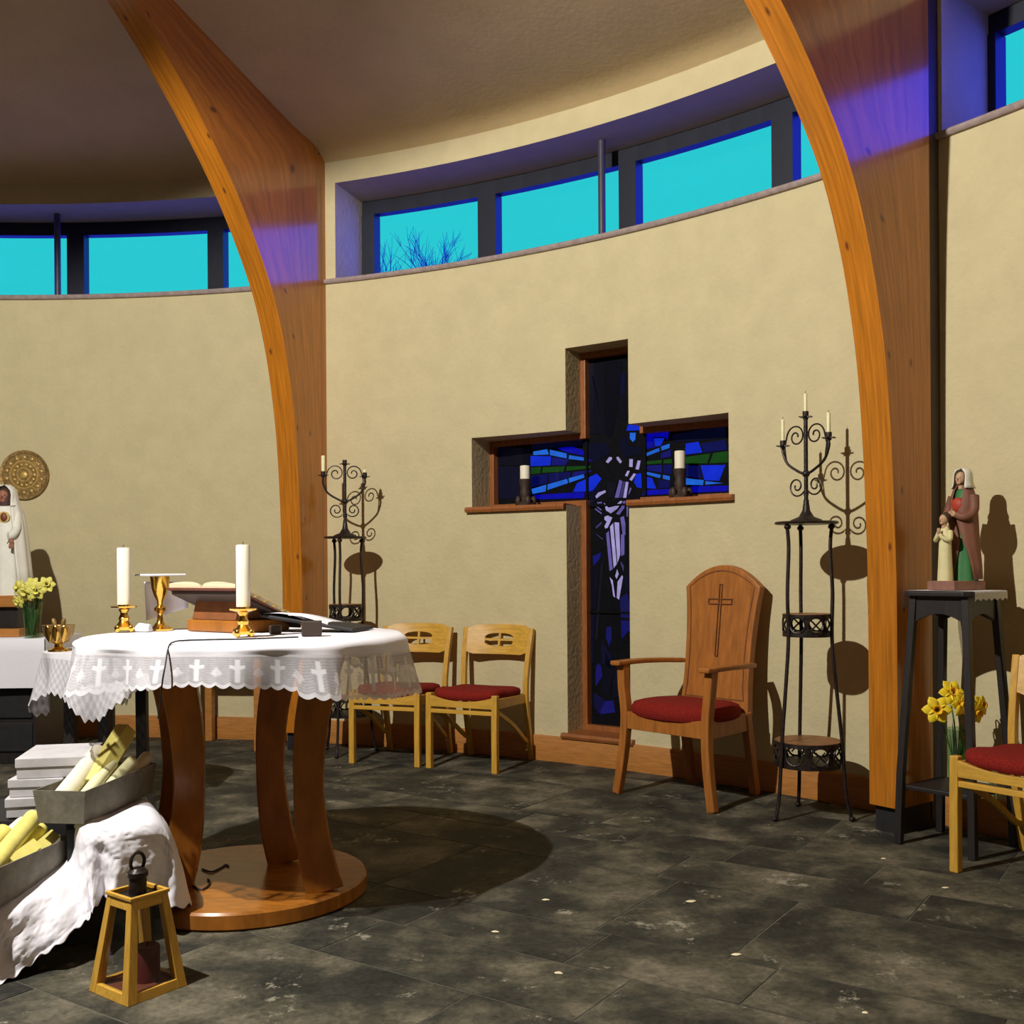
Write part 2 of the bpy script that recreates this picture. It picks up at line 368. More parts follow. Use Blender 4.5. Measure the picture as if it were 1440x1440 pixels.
# ================================================================ SETTING
# ---- floor: coursed slate slabs on a grout bed
def floor():
    b = MB(); ang = radians(-34); tx, ty = cos(ang), sin(ang); nx, ny = -ty, tx
    ws = []; n = 2.616
    pat = [0.29, 0.63, 0.32]
    edges = [2.616]; i = 0
    while edges[-1] < 11: edges.append(edges[-1] + pat[i % 3]); i += 1
    i = 2
    while edges[0] > -7: edges.insert(0, edges[0] - pat[i % 3]); i -= 1
    rnd = random.Random(3); bm = b; g = 0.0035
    for e0, e1 in zip(edges, edges[1:]):
        t = -11 + rnd.uniform(0, .6)
        while t < 6:
            w = rnd.choice((0.45, 0.54, 0.60, 0.75, 0.9))
            P = []
            for tt, nn in ((t + g, e0 + g), (t + w - g, e0 + g), (t + w - g, e1 - g), (t + g, e1 - g)):
                P.append((tx * tt + nx * nn, ty * tt + ny * nn))
            c = (sum(p[0] for p in P) / 4, sum(p[1] for p in P) / 4)
            if (c[0] - CX)**2 + (c[1] - CY)**2 < 7.2**2:
                col = (rnd.random(), rnd.random(), rnd.random())
                z = rnd.uniform(-0.0006, 0.0006)
                top = [b.v((p[0], p[1], z)) for p in P]; bot = [b.v((p[0], p[1], -0.03)) for p in P]
                b.face(top, col)
                for k in range(4): b.face([top[k], bot[k], bot[(k + 1) % 4], top[(k + 1) % 4]], col)
            t += w
    o = struct(b.build('floor', 'slate'))
    gb = MB(); gb.lathe([(7.3, -0.05), (7.3, -0.0015)], (CX, CY, 0), 96); gb.build('floor_grout', 'grout', o)
floor()

# ---- curved walls, one per bay; openings cut through their thickness
ROUT = R + 0.47; ZT = 3.93
def wall(name, ta, tb, holes, m='plaster'):
    ts = sorted(set([round(ta, 5), round(tb, 5)] + [round(x, 5) for h in holes for x in h[:2]] + [round(ta + (tb - ta) * i / 34, 5) for i in range(35)]))
    ts = [t for k, t in enumerate(ts) if k == 0 or t - ts[k - 1] > 1e-4]
    zs = sorted(set([-0.02, ZT] + [x for h in holes for x in h[2:]]))
    solid = lambda t, z: not any(h[0] < t < h[1] and h[2] < z < h[3] for h in holes)
    b = MB(); V = {}
    def vt(i, j, o):
        if (i, j, o) not in V: V[i, j, o] = b.v(pol(ts[i], ROUT if o else R, zs[j]))
        return V[i, j, o]
    nt_, nz_ = len(ts) - 1, len(zs) - 1
    cell = [[solid((ts[i] + ts[i + 1]) / 2, (zs[j] + zs[j + 1]) / 2) for j in range(nz_)] for i in range(nt_)]
    g = lambda i, j: 0 <= i < nt_ and 0 <= j < nz_ and cell[i][j]
    for i in range(nt_):
        for j in range(nz_):
            if not cell[i][j]: continue
            for o in (0, 1): b.face([vt(i, j, o), vt(i + 1, j, o), vt(i + 1, j + 1, o), vt(i, j + 1, o)])
            if not g(i - 1, j): b.face([vt(i, j, 0), vt(i, j, 1), vt(i, j + 1, 1), vt(i, j + 1, 0)])
            if not g(i + 1, j): b.face([vt(i + 1, j, 0), vt(i + 1, j, 1), vt(i + 1, j + 1, 1), vt(i + 1, j + 1, 0)])
            if not g(i, j - 1): b.face([vt(i, j, 0), vt(i, j, 1), vt(i + 1, j, 1), vt(i + 1, j, 0)])
            if not g(i, j + 1): b.face([vt(i, j + 1, 0), vt(i, j + 1, 1), vt(i + 1, j + 1, 1), vt(i + 1, j + 1, 0)])
    return struct(b.build(name, m, smooth=30))
SILL, HEAD = 3.062, 3.70
# stained glass cross opening
TC = 0.6271
XA, XB, XV0, XV1 = 0.4932, 0.7612, 0.5966, 0.6625
XZ0, XZ1, XZ2, XZ3 = 0.168, 1.520, 1.960, 2.442
WO = {1: (T1 - BAY + 0.02, T1 - 0.022), 2: (0.339, T2 - 0.022), 3: (0.9437, T2 + BAY - 0.03)}
wall('wall_left', T1 - BAY, T1, [(WO[1][0], WO[1][1], SILL, HEAD)])
wall('wall_back', T1, T2, [(WO[2][0], WO[2][1], SILL, HEAD), (XA, XB, XZ1, XZ2), (XV0, XV1, XZ0, XZ3)])
wall('wall_right', T2, T2 + BAY, [(WO[3][0], WO[3][1], SILL, HEAD)])
wall('wall_front', T2 + BAY, T1 - BAY + 2 * pi, [], 'unseen_dark')
# ---- ceiling: shallow cone, coved where it meets the walls
def ceiling():
    b = MB(); rows = []
    prof = [(R + 0.01, 3.835), (R - 0.03, 3.865), (R - 0.08, 3.89), (R - 0.16, 3.905)] + [(r, 3.865 + 0.138 * (6.415 - r)) for r in (6.0, 5, 4, 3, 2, 1, 0.02)]
    for r, z in prof: rows.append([pol(2 * pi * i / 160, r, z) for i in range(160)])
    b.grid(rows, True)
    rows = [[pol(2 * pi * i / 160, r, z + 0.12) for i in range(160)] for r, z in [(ROUT, 3.9)] + prof[3:]]
    b.grid(rows, True)
    return struct(b.build('ceiling', 'ceiling', smooth=50))
ceiling()
# ---- skirting
def arc_strip(name, ta, tb, r0, r1, z0, z1, m, parent=None, n=40, bull=0):
    b = MB(); rows = []
    if bull: prof = [(r1, z0), (r0 + bull, z0), (r0 + bull * .3, z0 + (z1 - z0) * .2), (r0, (z0 + z1) / 2), (r0 + bull * .3, z1 - (z1 - z0) * .2), (r0 + bull, z1), (r1, z1)]
    else: prof = [(r1, z0), (r0, z0), (r0, z1 - 0.008), (r0 + 0.005, z1), (r1, z1)]
    for i in range(n + 1):
        t = ta + (tb - ta) * i / n; rows.append([pol(t, r, z) for r, z in prof])
    b.grid(rows, True, caps=True)
    return b.build(name, m, parent, smooth=35)
da = BW / R + 0.001
for nm, a, c in (('baseboard_left', T1 - BAY, T1), ('baseboard_back', T1, T2), ('baseboard_right', T2, T2 + BAY)):
    struct(arc_strip(nm, a + da, c - da, R - 0.02, R + 0.002, 0.0, 0.15, 'skirt'))
# ---- clerestory windows
RG = 6.85
def window(n, ta, tb, muls, rods):
    b = MB()
    def seg(t0, t1, z0, z1, r0=RG - 0.035, r1=RG + 0.035):
        k = max(1, int((t1 - t0) / 0.03))
        for i in range(k):
            a, c = t0 + (t1 - t0) * i / k, t0 + (t1 - t0) * (i + 1) / k
            b.hexa([pol(a, r0, z0), pol(c, r0, z0), pol(c, r1, z0), pol(a, r1, z0), pol(a, r0, z1), pol(c, r0, z1), pol(c, r1, z1), pol(a, r1, z1)])
    seg(ta, tb, 3.605, HEAD - 0.003); seg(ta, tb, SILL + 0.004, SILL + 0.05)
    for a, c in muls: seg(a, c, SILL + 0.05, 3.605, RG - 0.045, RG + 0.045)
    fr = struct(b.build('window_%d' % n, 'frame_dark', weld=False))
    g = MB(); e = [ta] + [x for m_ in muls for x in m_] + [tb]
    ps = [(ta, muls[0][0])] + [(muls[i][1], muls[i + 1][0]) for i in range(len(muls) - 1)] + [(muls[-1][1], tb)]
    for a, c in ps:
        if c - a < 0.004: continue
        k = max(1, int((c - a) / 0.03))
        for i in range(k):
            x, y = a + (c - a) * i / k, a + (c - a) * (i + 1) / k
            g.face([g.v(pol(x, RG, SILL + 0.05)), g.v(pol(y, RG, SILL + 0.05)), g.v(pol(y, RG, 3.605)), g.v(pol(x, RG, 3.605))])
    g.build('pane', 'pane', fr)
    for t in rods:
        p = MB(); p.lathe([(0.022, SILL + 0.005), (0.022, HEAD - 0.002)], pol(t, R + 0.2), 14)
        p.build('window_post', 'steel', fr, smooth=True)
    arc_strip('window_sill', ta - 0.012, tb + 0.012, R - 0.03, RG - 0.05, SILL - 0.026, SILL + 0.004, 'sill', fr, bull=0.012)  # sill carried back over the hidden ledge to cut warm bounce
cg = lambda px: cyl(px, 330, RG)[0]
cr = lambda px: cyl(px, 300, R + 0.2)[0]
window(2, WO[2][0], WO[2][1], [(WO[2][0], cg(531)), (cg(677), cg(702)), (cg(876), cg(900)), (cg(1092), cg(1122)), (WO[2][1] - 0.012, WO[2][1])], [cr(847)])
window(1, WO[1][0], WO[1][1], [(WO[1][0], WO[1][0] + 0.012), (cg(-92), cg(-68)), (cg(98), cg(122)), (cg(296), cg(318)), (WO[1][1] - 0.012, WO[1][1])], [cr(81)])
g3 = cyl(1408, 100, RG)[0]
window(3, WO[3][0], WO[3][1], [(WO[3][0], g3), (g3 + 0.13, g3 + 0.15), (g3 + 0.30, g3 + 0.32), (WO[3][1] - 0.012, WO[3][1])], [g3 + 0.11])

# ---- glulam arches
PROF = [(6.08, 0.115), (6.08, 0.7), (6.078, 1.1), (6.065, 1.4), (6.05, 1.65), (6.02, 1.95), (5.975, 2.2), (5.90, 2.48), (5.79, 2.75), (5.64, 2.98), (5.43, 3.23),
        (5.19, 3.455), (4.87, 3.695), (4.49, 3.925), (4.1, 4.07), (3.6, 4.19), (2.8, 4.31), (1.8, 4.45), (0.6, 4.62)]
def arch(t, label, strip_m):
    root = thing('timber_arch', label, 'beam', pol(t, 6.2, 0), -t)
    P = catmull([(r, 0, z) for r, z in PROF], 4)
    zc = lambda r: 3.865 + 0.138 * (6.415 - r) + 0.05
    rb = 6.345
    outer = [(rb, p.z) if p.z < 3.0 else None for p in P]
    n = len(P); k0 = next(i for i, p in enumerate(P) if p.z > 3.0)
    O2 = []
    for i, p in enumerate(P):
        if i <= k0 * 0.999: O2.append((rb, p.z + 0.0))
        else:
            f = min(1, (i - k0) / 14)
            if f < 0.4: q = (rb, 3.0 + (zc(rb) - 3.0) * f / 0.4)
            else:
                r = rb + (p.x - rb) * ((f - 0.4) / 0.6); q = (r, zc(r))
            O2.append(q)
    b = MB(); L = 0
    def addrow(i, x): return [Vector((x, P[i].x - 6.2, P[i].z)), Vector((x, O2[i][0] - 6.2, O2[i][1]))]
    S_ = [0]
    for i in range(1, n): S_.append(S_[-1] + (P[i] - P[i - 1]).length)
    def strip(A, B, va, vb):
        for i in range(n - 1):
            f = b.face([b.v(A[i]), b.v(A[i + 1]), b.v(B[i + 1]), b.v(B[i])])
            if f:
                for l, uvv in zip(f.loops, ((S_[i], va), (S_[i + 1], va), (S_[i + 1], vb), (S_[i], vb))): l[b.uv].uv = uvv
    inn = lambda x: [Vector((x, P[i].x - 6.2, P[i].z)) for i in range(n)]
    mid = lambda x, q: [Vector((x, P[i].x + (O2[i][0] - P[i].x) * q - 6.2, P[i].z + (O2[i][1] - P[i].z) * q)) for i in range(n)]
    strip(inn(-BW), inn(BW), 0, 0.14); strip(mid(BW, 0), mid(BW, 0.5), 0.2, 0.35); strip(mid(BW, 0.5), mid(BW, 1), 0.35, 0.5)
    strip(mid(-BW, 0), mid(-BW, 0.5), 0.6, 0.75); strip(mid(-BW, 0.5), mid(-BW, 1), 0.75, 0.9); strip(mid(-BW, 1), mid(BW, 1), 1.0, 1.14)
    b.face([b.v((-BW, P[0].x - 6.2, P[0].z)), b.v((BW, P[0].x - 6.2, P[0].z)), b.v((BW, rb - 6.2, P[0].z)), b.v((-BW, rb - 6.2, P[0].z))])
    b.build('beam', 'beam', root, weld=True, smooth=25)
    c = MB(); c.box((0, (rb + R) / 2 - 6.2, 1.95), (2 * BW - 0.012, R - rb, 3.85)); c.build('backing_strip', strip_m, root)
    s = MB(); s.box((0, (6.11 + R - 0.005) / 2 - 6.2, 0.0575), (2 * BW - 0.02, R - 0.005 - 6.11, 0.115)); s.build('base_shoe', 'black', root)
arch(T1, 'curved timber arch left of the stained glass cross, behind the altar', 'beam')
arch(T2, 'curved timber arch right of the armchair, beside the statue stand', 'beam_dark')  # backing strip here is darker than the one on the left arch

# ---------------------------------------------------------------- stained glass cross
def cross_window():
    D = R + 0.22; n = Vector((sin(TC), cos(TC), 0)); tg = Vector((cos(TC), -sin(TC), 0)); P0 = Vector((CX, CY, 0)) + n * D
    loc = lambda s, z, d=0: P0 + tg * s + n * d + Vector((0, 0, z))
    def gp(px, py):
        d = ray(px, py); k = (P0 - O).dot(n) / d.dot(n); X = O + d * k
        return (X - P0).dot(tg), X.z
    sx = lambda t: D * math.tan(t - TC)
    a0, a1, v0, v1 = sx(XA), sx(XB), sx(XV0), sx(XV1)
    outl = [(v0, XZ0), (v1, XZ0), (v1, XZ1), (a1, XZ1), (a1, XZ2), (v1, XZ2), (v1, XZ3), (v0, XZ3), (v0, XZ2), (a0, XZ2), (a0, XZ1), (v0, XZ1)]
    w = 0.035
    inn = [(v0 + w, XZ0 + w), (v1 - w, XZ0 + w), (v1 - w, XZ1 + w), (a1 - w, XZ1 + w), (a1 - w, XZ2 - w), (v1 - w, XZ2 - w), (v1 - w, XZ3 - w), (v0 + w, XZ3 - w),
           (v0 + w, XZ2 - w), (a0 + w, XZ2 - w), (a0 + w, XZ1 + w), (v0 + w, XZ1 + w)]
    b = MB(); b.plate_hole(outl, inn, -0.05, 0.02, lambda v: loc(v.x, v.z, v.y))
    root = struct(b.build('window_4', 'sapele', bevel=0.004))
    # lead and painted ground
    b = MB(); m = len(outl); b.prism(inn, 'y', 0.0, 0.006, lambda v: loc(v.x, v.z, v.y)); b.build('leading', 'lead', root)
    g = MB()
    def pane(pts, col, d=-0.003):
        q = []
        for p in pts:
            s, z = gp(*p); q.append((s, z))
        vs = [g.v(loc(s, z, d)) for s, z in q]; g.face(vs, col)
    A = lambda *L: [(640 + x / 3.6, 460 + y / 3.6) for x, y in L]
    B = lambda *L: [(780 + x / 9, 620 + y / 9) for x, y in L]
    E = lambda *L: [(780 + x / 3.6, 660 + y / 3.6) for x, y in L]
    lt = (0.10, 0.34, 0.72); md = (0.028, 0.14, 0.70); pu = (0.006, 0.012, 0.55); dk = (0.010, 0.028, 0.26); vi = (0.05, 0.055, 0.36); gr = (0.05, 0.22, 0.015)
    nv = (0.005, 0.009, 0.042); nv2 = (0.009, 0.016, 0.09)
    # navy ground panes
    for L, c in ((A((195, 600), (380, 618), (380, 700), (195, 700)), nv), (A((195, 706), (380, 706), (380, 868), (195, 868)), nv2),
                 (A((390, 590), (650, 570), (650, 600), (510, 608), (390, 622)), nv2), (A((670, 180), (725, 185), (770, 540), (665, 540)), nv),
                 (A((735, 180), (850, 170), (850, 240), (800, 560), (775, 560)), (0.003, 0.004, 0.012)), (A((695, 250), (704, 246), (768, 560), (758, 550)), (0.018, 0.022, 0.05)),
                 (A((836, 240), (862, 228), (862, 335), (842, 345)), (0.015, 0.02, 0.13)), (A((840, 350), (862, 340), (866, 470), (832, 470)), (0.010, 0.014, 0.04)),
                 (A((672, 590), (770, 585), (790, 640), (700, 690), (672, 650)), nv2), (A((830, 590), (865, 540), (880, 600), (950, 610), (950, 640), (860, 660)), nv2),
                 (A((1100, 545), (1370, 500), (1375, 560), (1240, 575), (1110, 585)), nv2), (A((672, 840), (745, 790), (740, 850), (700, 900), (672, 900)), nv2)): pane(L, c)
    for L, c in ((A((398, 630), (470, 618), (478, 645), (400, 648)), lt), (A((482, 620), (568, 640), (568, 665), (484, 648)), lt), (A((580, 648), (655, 660), (655, 676), (578, 668)), lt),
                 (A((668, 666), (695, 670), (695, 682), (668, 678)), vi), (A((385, 652), (490, 655), (485, 700), (385, 705)), md), (A((496, 658), (578, 672), (560, 700), (490, 700)), vi),
                 (A((388, 712), (438, 708), (434, 740), (386, 745)), gr), (A((448, 710), (560, 704), (552, 732), (442, 738)), gr), (A((568, 706), (690, 702), (690, 714), (566, 728)), gr),
                 (A((388, 752), (470, 742), (470, 790), (390, 810)), dk), (A((478, 740), (590, 734), (585, 760), (478, 790)), dk), (A((600, 735), (700, 722), (690, 735), (596, 760)), vi),
                 (A((390, 820), (465, 798), (462, 832), (395, 845)), lt), (A((472, 796), (570, 768), (575, 790), (470, 825)), lt), (A((578, 765), (655, 745), (658, 762), (580, 788)), lt),
                 (A((620, 790), (665, 770), (665, 832), (600, 835)), md), (A((672, 765), (720, 742), (745, 768), (700, 830), (672, 832)), md),
                 (A((400, 850), (600, 838), (660, 836), (655, 865), (420, 872)), pu), (A((520, 612), (600, 605), (655, 625), (655, 652), (560, 632)), pu),
                 (A((878, 495), (945, 495), (945, 522), (870, 525)), md), (A((888, 535), (918, 535), (915, 570), (903, 582), (888, 565)), lt),
                 (A((960, 540), (1085, 530), (1080, 575), (1065, 556), (1004, 558), (1012, 610), (960, 620)), pu), (A((1008, 564), (1063, 562), (1045, 600), (1016, 605)), md),
                 (A((965, 640), (1035, 612), (1040, 628), (968, 655)), lt), (A((1045, 605), (1090, 590), (1088, 612), (1048, 625)), lt), (A((1045, 640), (1095, 620), (1095, 655), (1045, 665)), vi),
                 (A((968, 680), (1050, 672), (1048, 690), (968, 696)), gr), (A((1058, 672), (1100, 668), (1100, 690), (1058, 690)), gr), (A((1165, 658), (1295, 640), (1280, 690), (1165, 690)), gr),
                 (A((1310, 638), (1385, 628), (1385, 685), (1290, 690)), gr), (A((1170, 590), (1235, 580), (1255, 635), (1168, 645)), md), (A((1248, 590), (1370, 570), (1380, 620), (1264, 635)), dk),
                 (A((1245, 700), (1372, 698), (1340, 778), (1265, 775)), md), (A((1165, 700), (1238, 702), (1255, 768), (1170, 755)), dk), (A((970, 732), (1045, 748), (1040, 765), (968, 745)), lt),
                 (A((1055, 748), (1090, 755), (1090, 775), (1055, 768)), lt), (A((1172, 765), (1262, 775), (1258, 800), (1172, 798)), lt), (A((1270, 780), (1360, 790), (1270, 798)), lt),
                 (A((918, 745), (945, 740), (948, 815), (925, 812), (908, 785)), md), (A((965, 755), (1000, 765), (1022, 818), (965, 815)), md),
                 (A((960, 825), (1090, 820), (1085, 845), (950, 852)), pu), (A((1200, 806), (1385, 802), (1385, 830), (1205, 838)), pu), (A((975, 702), (1050, 698), (1050, 738), (972, 724)), vi),
                 (A((1058, 698), (1100, 696), (1100, 745), (1058, 740)), dk), (A((1030, 772), (1090, 780), (1090, 815), (1035, 816)), dk),
                 (E((195, 440), (240, 420), (230, 455), (200, 490)), (0.03, 0.05, 0.35)), (E((265, 800), (290, 795), (292, 850), (280, 900), (262, 850)), (0.03, 0.05, 0.30)),
                 (E((335, 650), (370, 625), (385, 680), (385, 755), (338, 750)), (0.028, 0.035, 0.26)), (E((338, 764), (385, 768), (385, 810), (342, 860)), (0.02, 0.03, 0.30)),
                 (E((225, 980), (240, 1000), (245, 1050), (210, 1100), (212, 1000)), (0.06, 0.05, 0.32)), (E((235, 1175), (300, 1170), (310, 1230), (235, 1240)), (0.06, 0.05, 0.32)),
                 (E((200, 1130), (260, 1168), (228, 1240), (203, 1200)), (0.018, 0.02, 0.16)), (E((240, 870), (290, 940), (290, 1010), (240, 980)), (0.010, 0.016, 0.12)),
                 (E((237, 480), (250, 470), (220, 860), (207, 860)), (0.03, 0.035, 0.07)), (E((300, 1020), (330, 1010), (330, 1150), (300, 1160)), (0.006, 0.01, 0.05)),
                 (E((345, 1060), (388, 1050), (388, 1150), (350, 1150)), (0.03, 0.035, 0.2)), (E((185, 500), (230, 500), (212, 700), (185, 715)), nv), (E((185, 740), (204, 735), (200, 980), (185, 1000)), nv2),
                 (E((355, 560), (388, 490), (390, 620), (365, 615)), nv2), (E((260, 920), (300, 1020), (280, 1160), (235, 1120), (255, 1040)), nv)): pane(L, c)
    wh = (0.56, 0.52, 0.70); lv = (0.34, 0.30, 0.54); gy = (0.19, 0.17, 0.33)
    for L, c in ((B((655, 265), (700, 205), (735, 208), (735, 232), (685, 285)), wh), (B((792, 205), (815, 200), (862, 262), (840, 288), (795, 232)), wh),
                 (B((955, 230), (1000, 232), (995, 332), (952, 328)), wh), (B((1060, 248), (1098, 252), (1075, 365), (1032, 358)), wh), (B((930, 380), (960, 380), (930, 452), (900, 440)), wh),
                 (B((1010, 412), (1038, 420), (985, 508), (955, 490)), wh), (B((830, 490), (868, 512), (820, 720), (770, 720)), lv), (B((874, 514), (905, 516), (868, 720), (826, 720)), gy),
                 (B((911, 517), (945, 522), (915, 720), (876, 720)), wh), (B((965, 590), (982, 600), (965, 650), (940, 690), (950, 640)), lv),
                 (B((525, 700), (560, 655), (650, 625), (658, 650), (590, 690), (540, 730)), wh), (B((548, 775), (610, 772), (610, 790), (550, 795)), lv),
                 (B((525, 808), (600, 868), (600, 884), (525, 824)), lv), (B((522, 850), (604, 912), (604, 930), (520, 868)), lv),
                 (B((632, 780), (690, 845), (760, 830), (840, 762), (870, 762), (800, 860), (720, 918), (660, 880)), wh), (B((882, 762), (905, 762), (890, 850), (830, 935), (785, 925), (850, 840)), lv),
                 (B((640, 960), (680, 945), (740, 970), (680, 1100), (650, 1110), (640, 1080), (670, 1020), (640, 1000)), wh), (B((605, 1020), (608, 1050), (540, 1112), (525, 1090)), gy),
                 (B((525, 1175), (545, 1182), (628, 1245), (610, 1250)), gy), (B((670, 520), (800, 520), (770, 640), (760, 720), (690, 720)), (0.03, 0.03, 0.06)),
                 (B((840, 970), (885, 950), (905, 1050), (905, 1190), (872, 1200)), lv), (B((920, 830), (940, 830), (935, 960), (920, 960)), lv),
                 (E((264, 325), (278, 312), (298, 505), (282, 515)), lv), (E((284, 290), (300, 272), (318, 480), (303, 500)), wh), (E((306, 268), (330, 270), (336, 430), (322, 475)), wh),
                 (E((340, 330), (357, 325), (357, 430), (342, 440), (338, 400)), lv), (E((310, 540), (320, 505), (328, 530), (318, 555)), wh),
                 (E((282, 545), (298, 562), (310, 650), (300, 640), (294, 590)), wh), (E((322, 570), (345, 535), (350, 545), (330, 660), (318, 650)), wh), (E((340, 465), (355, 490), (352, 520), (338, 480)), gy)):
        pane(L, c, -0.0045)
    g.build('stained_glass', 'stained', root)
    # saddle bars
    b = MB()
    for px in (823 + 0, 886):
        pass
    for s_, z0, z1 in ((v0 + 0.02, XZ1 + .03, XZ2 - .03), (v1 - 0.02, XZ1 + .03, XZ2 - .03)): b.box(loc(s_, (z0 + z1) / 2, -0.008), (0.014, 0.014, z1 - z0), Matrix.Rotation(-TC, 4, 'Z'))
    for z in (0.88, XZ1 + 0.0): b.box(loc((v0 + v1) / 2, z, -0.008), (v1 - v0 - .05, 0.012, 0.012), Matrix.Rotation(-TC, 4, 'Z'))
    b.build('saddle_bar', 'lead', root)
    # wooden sills with nosing, one per arm and one at the foot
    def sill(t0, t1, z, ext=0.035):
        s = MB(); rows = []
        dd = lambda t: D / cos(t - TC) - 0.05
        for i in range(13):
            t = t0 + (t1 - t0) * i / 12
            tn = t0 - ext / R * (1 if True else 0) + (t1 - t0 + 2 * ext / R) * i / 12
            rows.append([pol(t, dd(t), z - 0.002), pol(tn, R - 0.002, z - 0.002), pol(tn, R - 0.002, z - 0.024), pol(tn, R - 0.03, z - 0.024), pol(tn, R - 0.036, z - 0.008), pol(tn, R - 0.03, z + 0.008), pol(tn, R - 0.002, z + 0.008), pol(t, dd(t), z + 0.008)])
        s.grid(rows, True, caps=True); s.build('window_sill', 'sapele', root, smooth=30)
    e = 0.035 / R
    sill(XA, XV0 - e, XZ1 + 0.0); sill(XV1 + e, XB, XZ1 + 0.0); sill(XV0, XV1, XZ0 + 0.0, 0.03)
cross_window()

# ================================================================ FURNITURE
# ---- church chair with red seat and pierced back panel
def make_chair(label, loc, rz, group):
    root = thing('church_chair', label, 'chair', loc, rz, group)
    for s in (-1, 1):
        b = MB(); b.bar([(s * 0.212, -0.21, 0), (s * 0.212, -0.21, 0.25), (s * 0.212, -0.205, 0.435)], 0.034, 0.036, (1, 0, 0)); b.build('leg', 'oak', root, bevel=0.004)
        b = MB(); b.bar(catmull([(s * 0.206, 0.285, 0), (s * 0.206, 0.235, 0.22), (s * 0.208, 0.205, 0.42), (s * 0.214, 0.225, 0.60), (s * 0.222, 0.270, 0.785)], 5), 0.030, [0.034] * 21, (1, 0, 0)); b.build('leg', 'oak', root, bevel=0.004)
        b = MB(); b.bar([(s * 0.210, -0.19, 0.385), (s * 0.200, 0.20, 0.375)], 0.02, 0.055, (1, 0, 0)); b.build('side_rail', 'oak_h', root, bevel=0.003)
        b = MB(); b.bar(catmull([(s * 0.210, -0.195, 0.345), (s * 0.206, 0.02, 0.245), (s * 0.202, 0.20, 0.13), (s * 0.2, 0.245, 0.12)], 6), 0.016, 0.024, (1, 0, 0)); b.build('brace', 'oak', root, bevel=0.002)
    b = MB(); top = [(-0.2 + 0.4 * i / 16, 0.392 + 0.03 * (abs(i - 8) / 8)**2) for i in range(17)]
    b.prism([(-0.2, 0.358)] + [(0.2, 0.358)] + top[::-1], 'y', -0.222, -0.198); b.build('front_rail', 'oak_h', root, bevel=0.002)
    b = MB(); b.box((0, -0.21, 0.333), (0.40, 0.022, 0.022)); b.build('front_rail', 'oak_h', root, bevel=0.002)
    b = MB(); b.box((0, 0.205, 0.375), (0.38, 0.02, 0.05)); b.build('rear_rail', 'oak_h', root, bevel=0.002)
    # pierced panel, gently bowed and raked
    bow = lambda v: Vector((v.x, v.y + 0.03 * (1 - (v.x / 0.2)**2) + (v.z - 0.64) * 0.27 + 0.228, v.z - 0.014))
    N = 32; inn = []; outr = []
    for i in range(N):
        a = 2 * pi * (i + 0.5) / N; c, s = cos(a), sin(a)
        k = max(abs(c) / 0.095, abs(s) / 0.040); x, z = c / k, s / k
        z *= 1 - 0.28 * max(0, (abs(x) / 0.095))**2
        inn.append((x, 0.728 + z))
        k = max(abs(c) / 0.218, abs(s) / 0.086); x2 = c / k
        outr.append((x2, 0.728 + s / k + (0.006 * (1 - (x2 / .2)**2) if s > 0 else 0)))
    b = MB(); b.plate_hole(outr, inn, -0.011, 0.011, bow)
    b.prism([(-0.007, 0.685), (0.007, 0.685), (0.007, 0.771), (-0.007, 0.771)], 'y', -0.009, 0.009, bow)
    b.prism([(-0.098 + 0.196 * i / 8, 0.722) for i in range(9)] + [(0.098 - 0.196 * i / 8, 0.735) for i in range(9)], 'y', -0.009, 0.009, bow)
    b.build('back_panel', 'oak_h', root, smooth=30)
    b = MB(); secs = []
    rows = []
    for z, f in ((0.395, 0.93), (0.40, 0.985), (0.42, 1.0), (0.436, 0.97), (0.446, 0.86), (0.450, 0.5), (0.451, 0.05)):
        row = []
        for i in range(48):
            a = 2 * pi * i / 48; c, s = cos(a), sin(a)
            x = math.copysign(abs(c)**0.35, c) * 0.212 * f; y = math.copysign(abs(s)**0.35, s) * 0.205 * f
            if y < 0: x *= 1 - 0.10 * (y / -0.205)**6
            row.append((x, y - 0.012, z + 0.020 * (abs(x) / 0.21)**2 * (1 if y < 0 else 0.3)))
        rows.append(row)
    b.grid(rows, True, caps=True); b.build('seat_cushion', 'red', root, smooth=60)
    return root
def face_rot(out): return math.atan2(-out[0], out[1])      # chair back points along 'out'
def chair_pos(fl, fr):
    fl = Vector((*fl, 0)); fr = Vector((*fr, 0)); d = (fr - fl).normalized(); o = Vector((-d.y, d.x, 0))
    return (fl + fr) / 2 + o * 0.21, face_rot(o)
flB, frB = onz(606, 1080, 0), onz(696, 1088, 0)
pB, rB = chair_pos(flB.xy, frB.xy)
chair = make_chair('golden oak chair with red seat, next to the stained cross window', pB, rB, 'red seated church chairs')
flA, frA = onz(494, 1073, 0), onz(591, 1079, 0)
pA, rA = chair_pos(flA.xy, frA.xy)
dup(chair, pA, rA, 'golden oak chair with red seat, partly hidden behind the altar cloth')
o = Vector((.80, .60, 0)); d = Vector((.60, -.80, 0)); fl = onz(1345, 1226, 0)
dup(chair, fl + d * 0.212 + o * 0.21, face_rot(o), 'golden oak chair with red seat, cut off at the right edge')
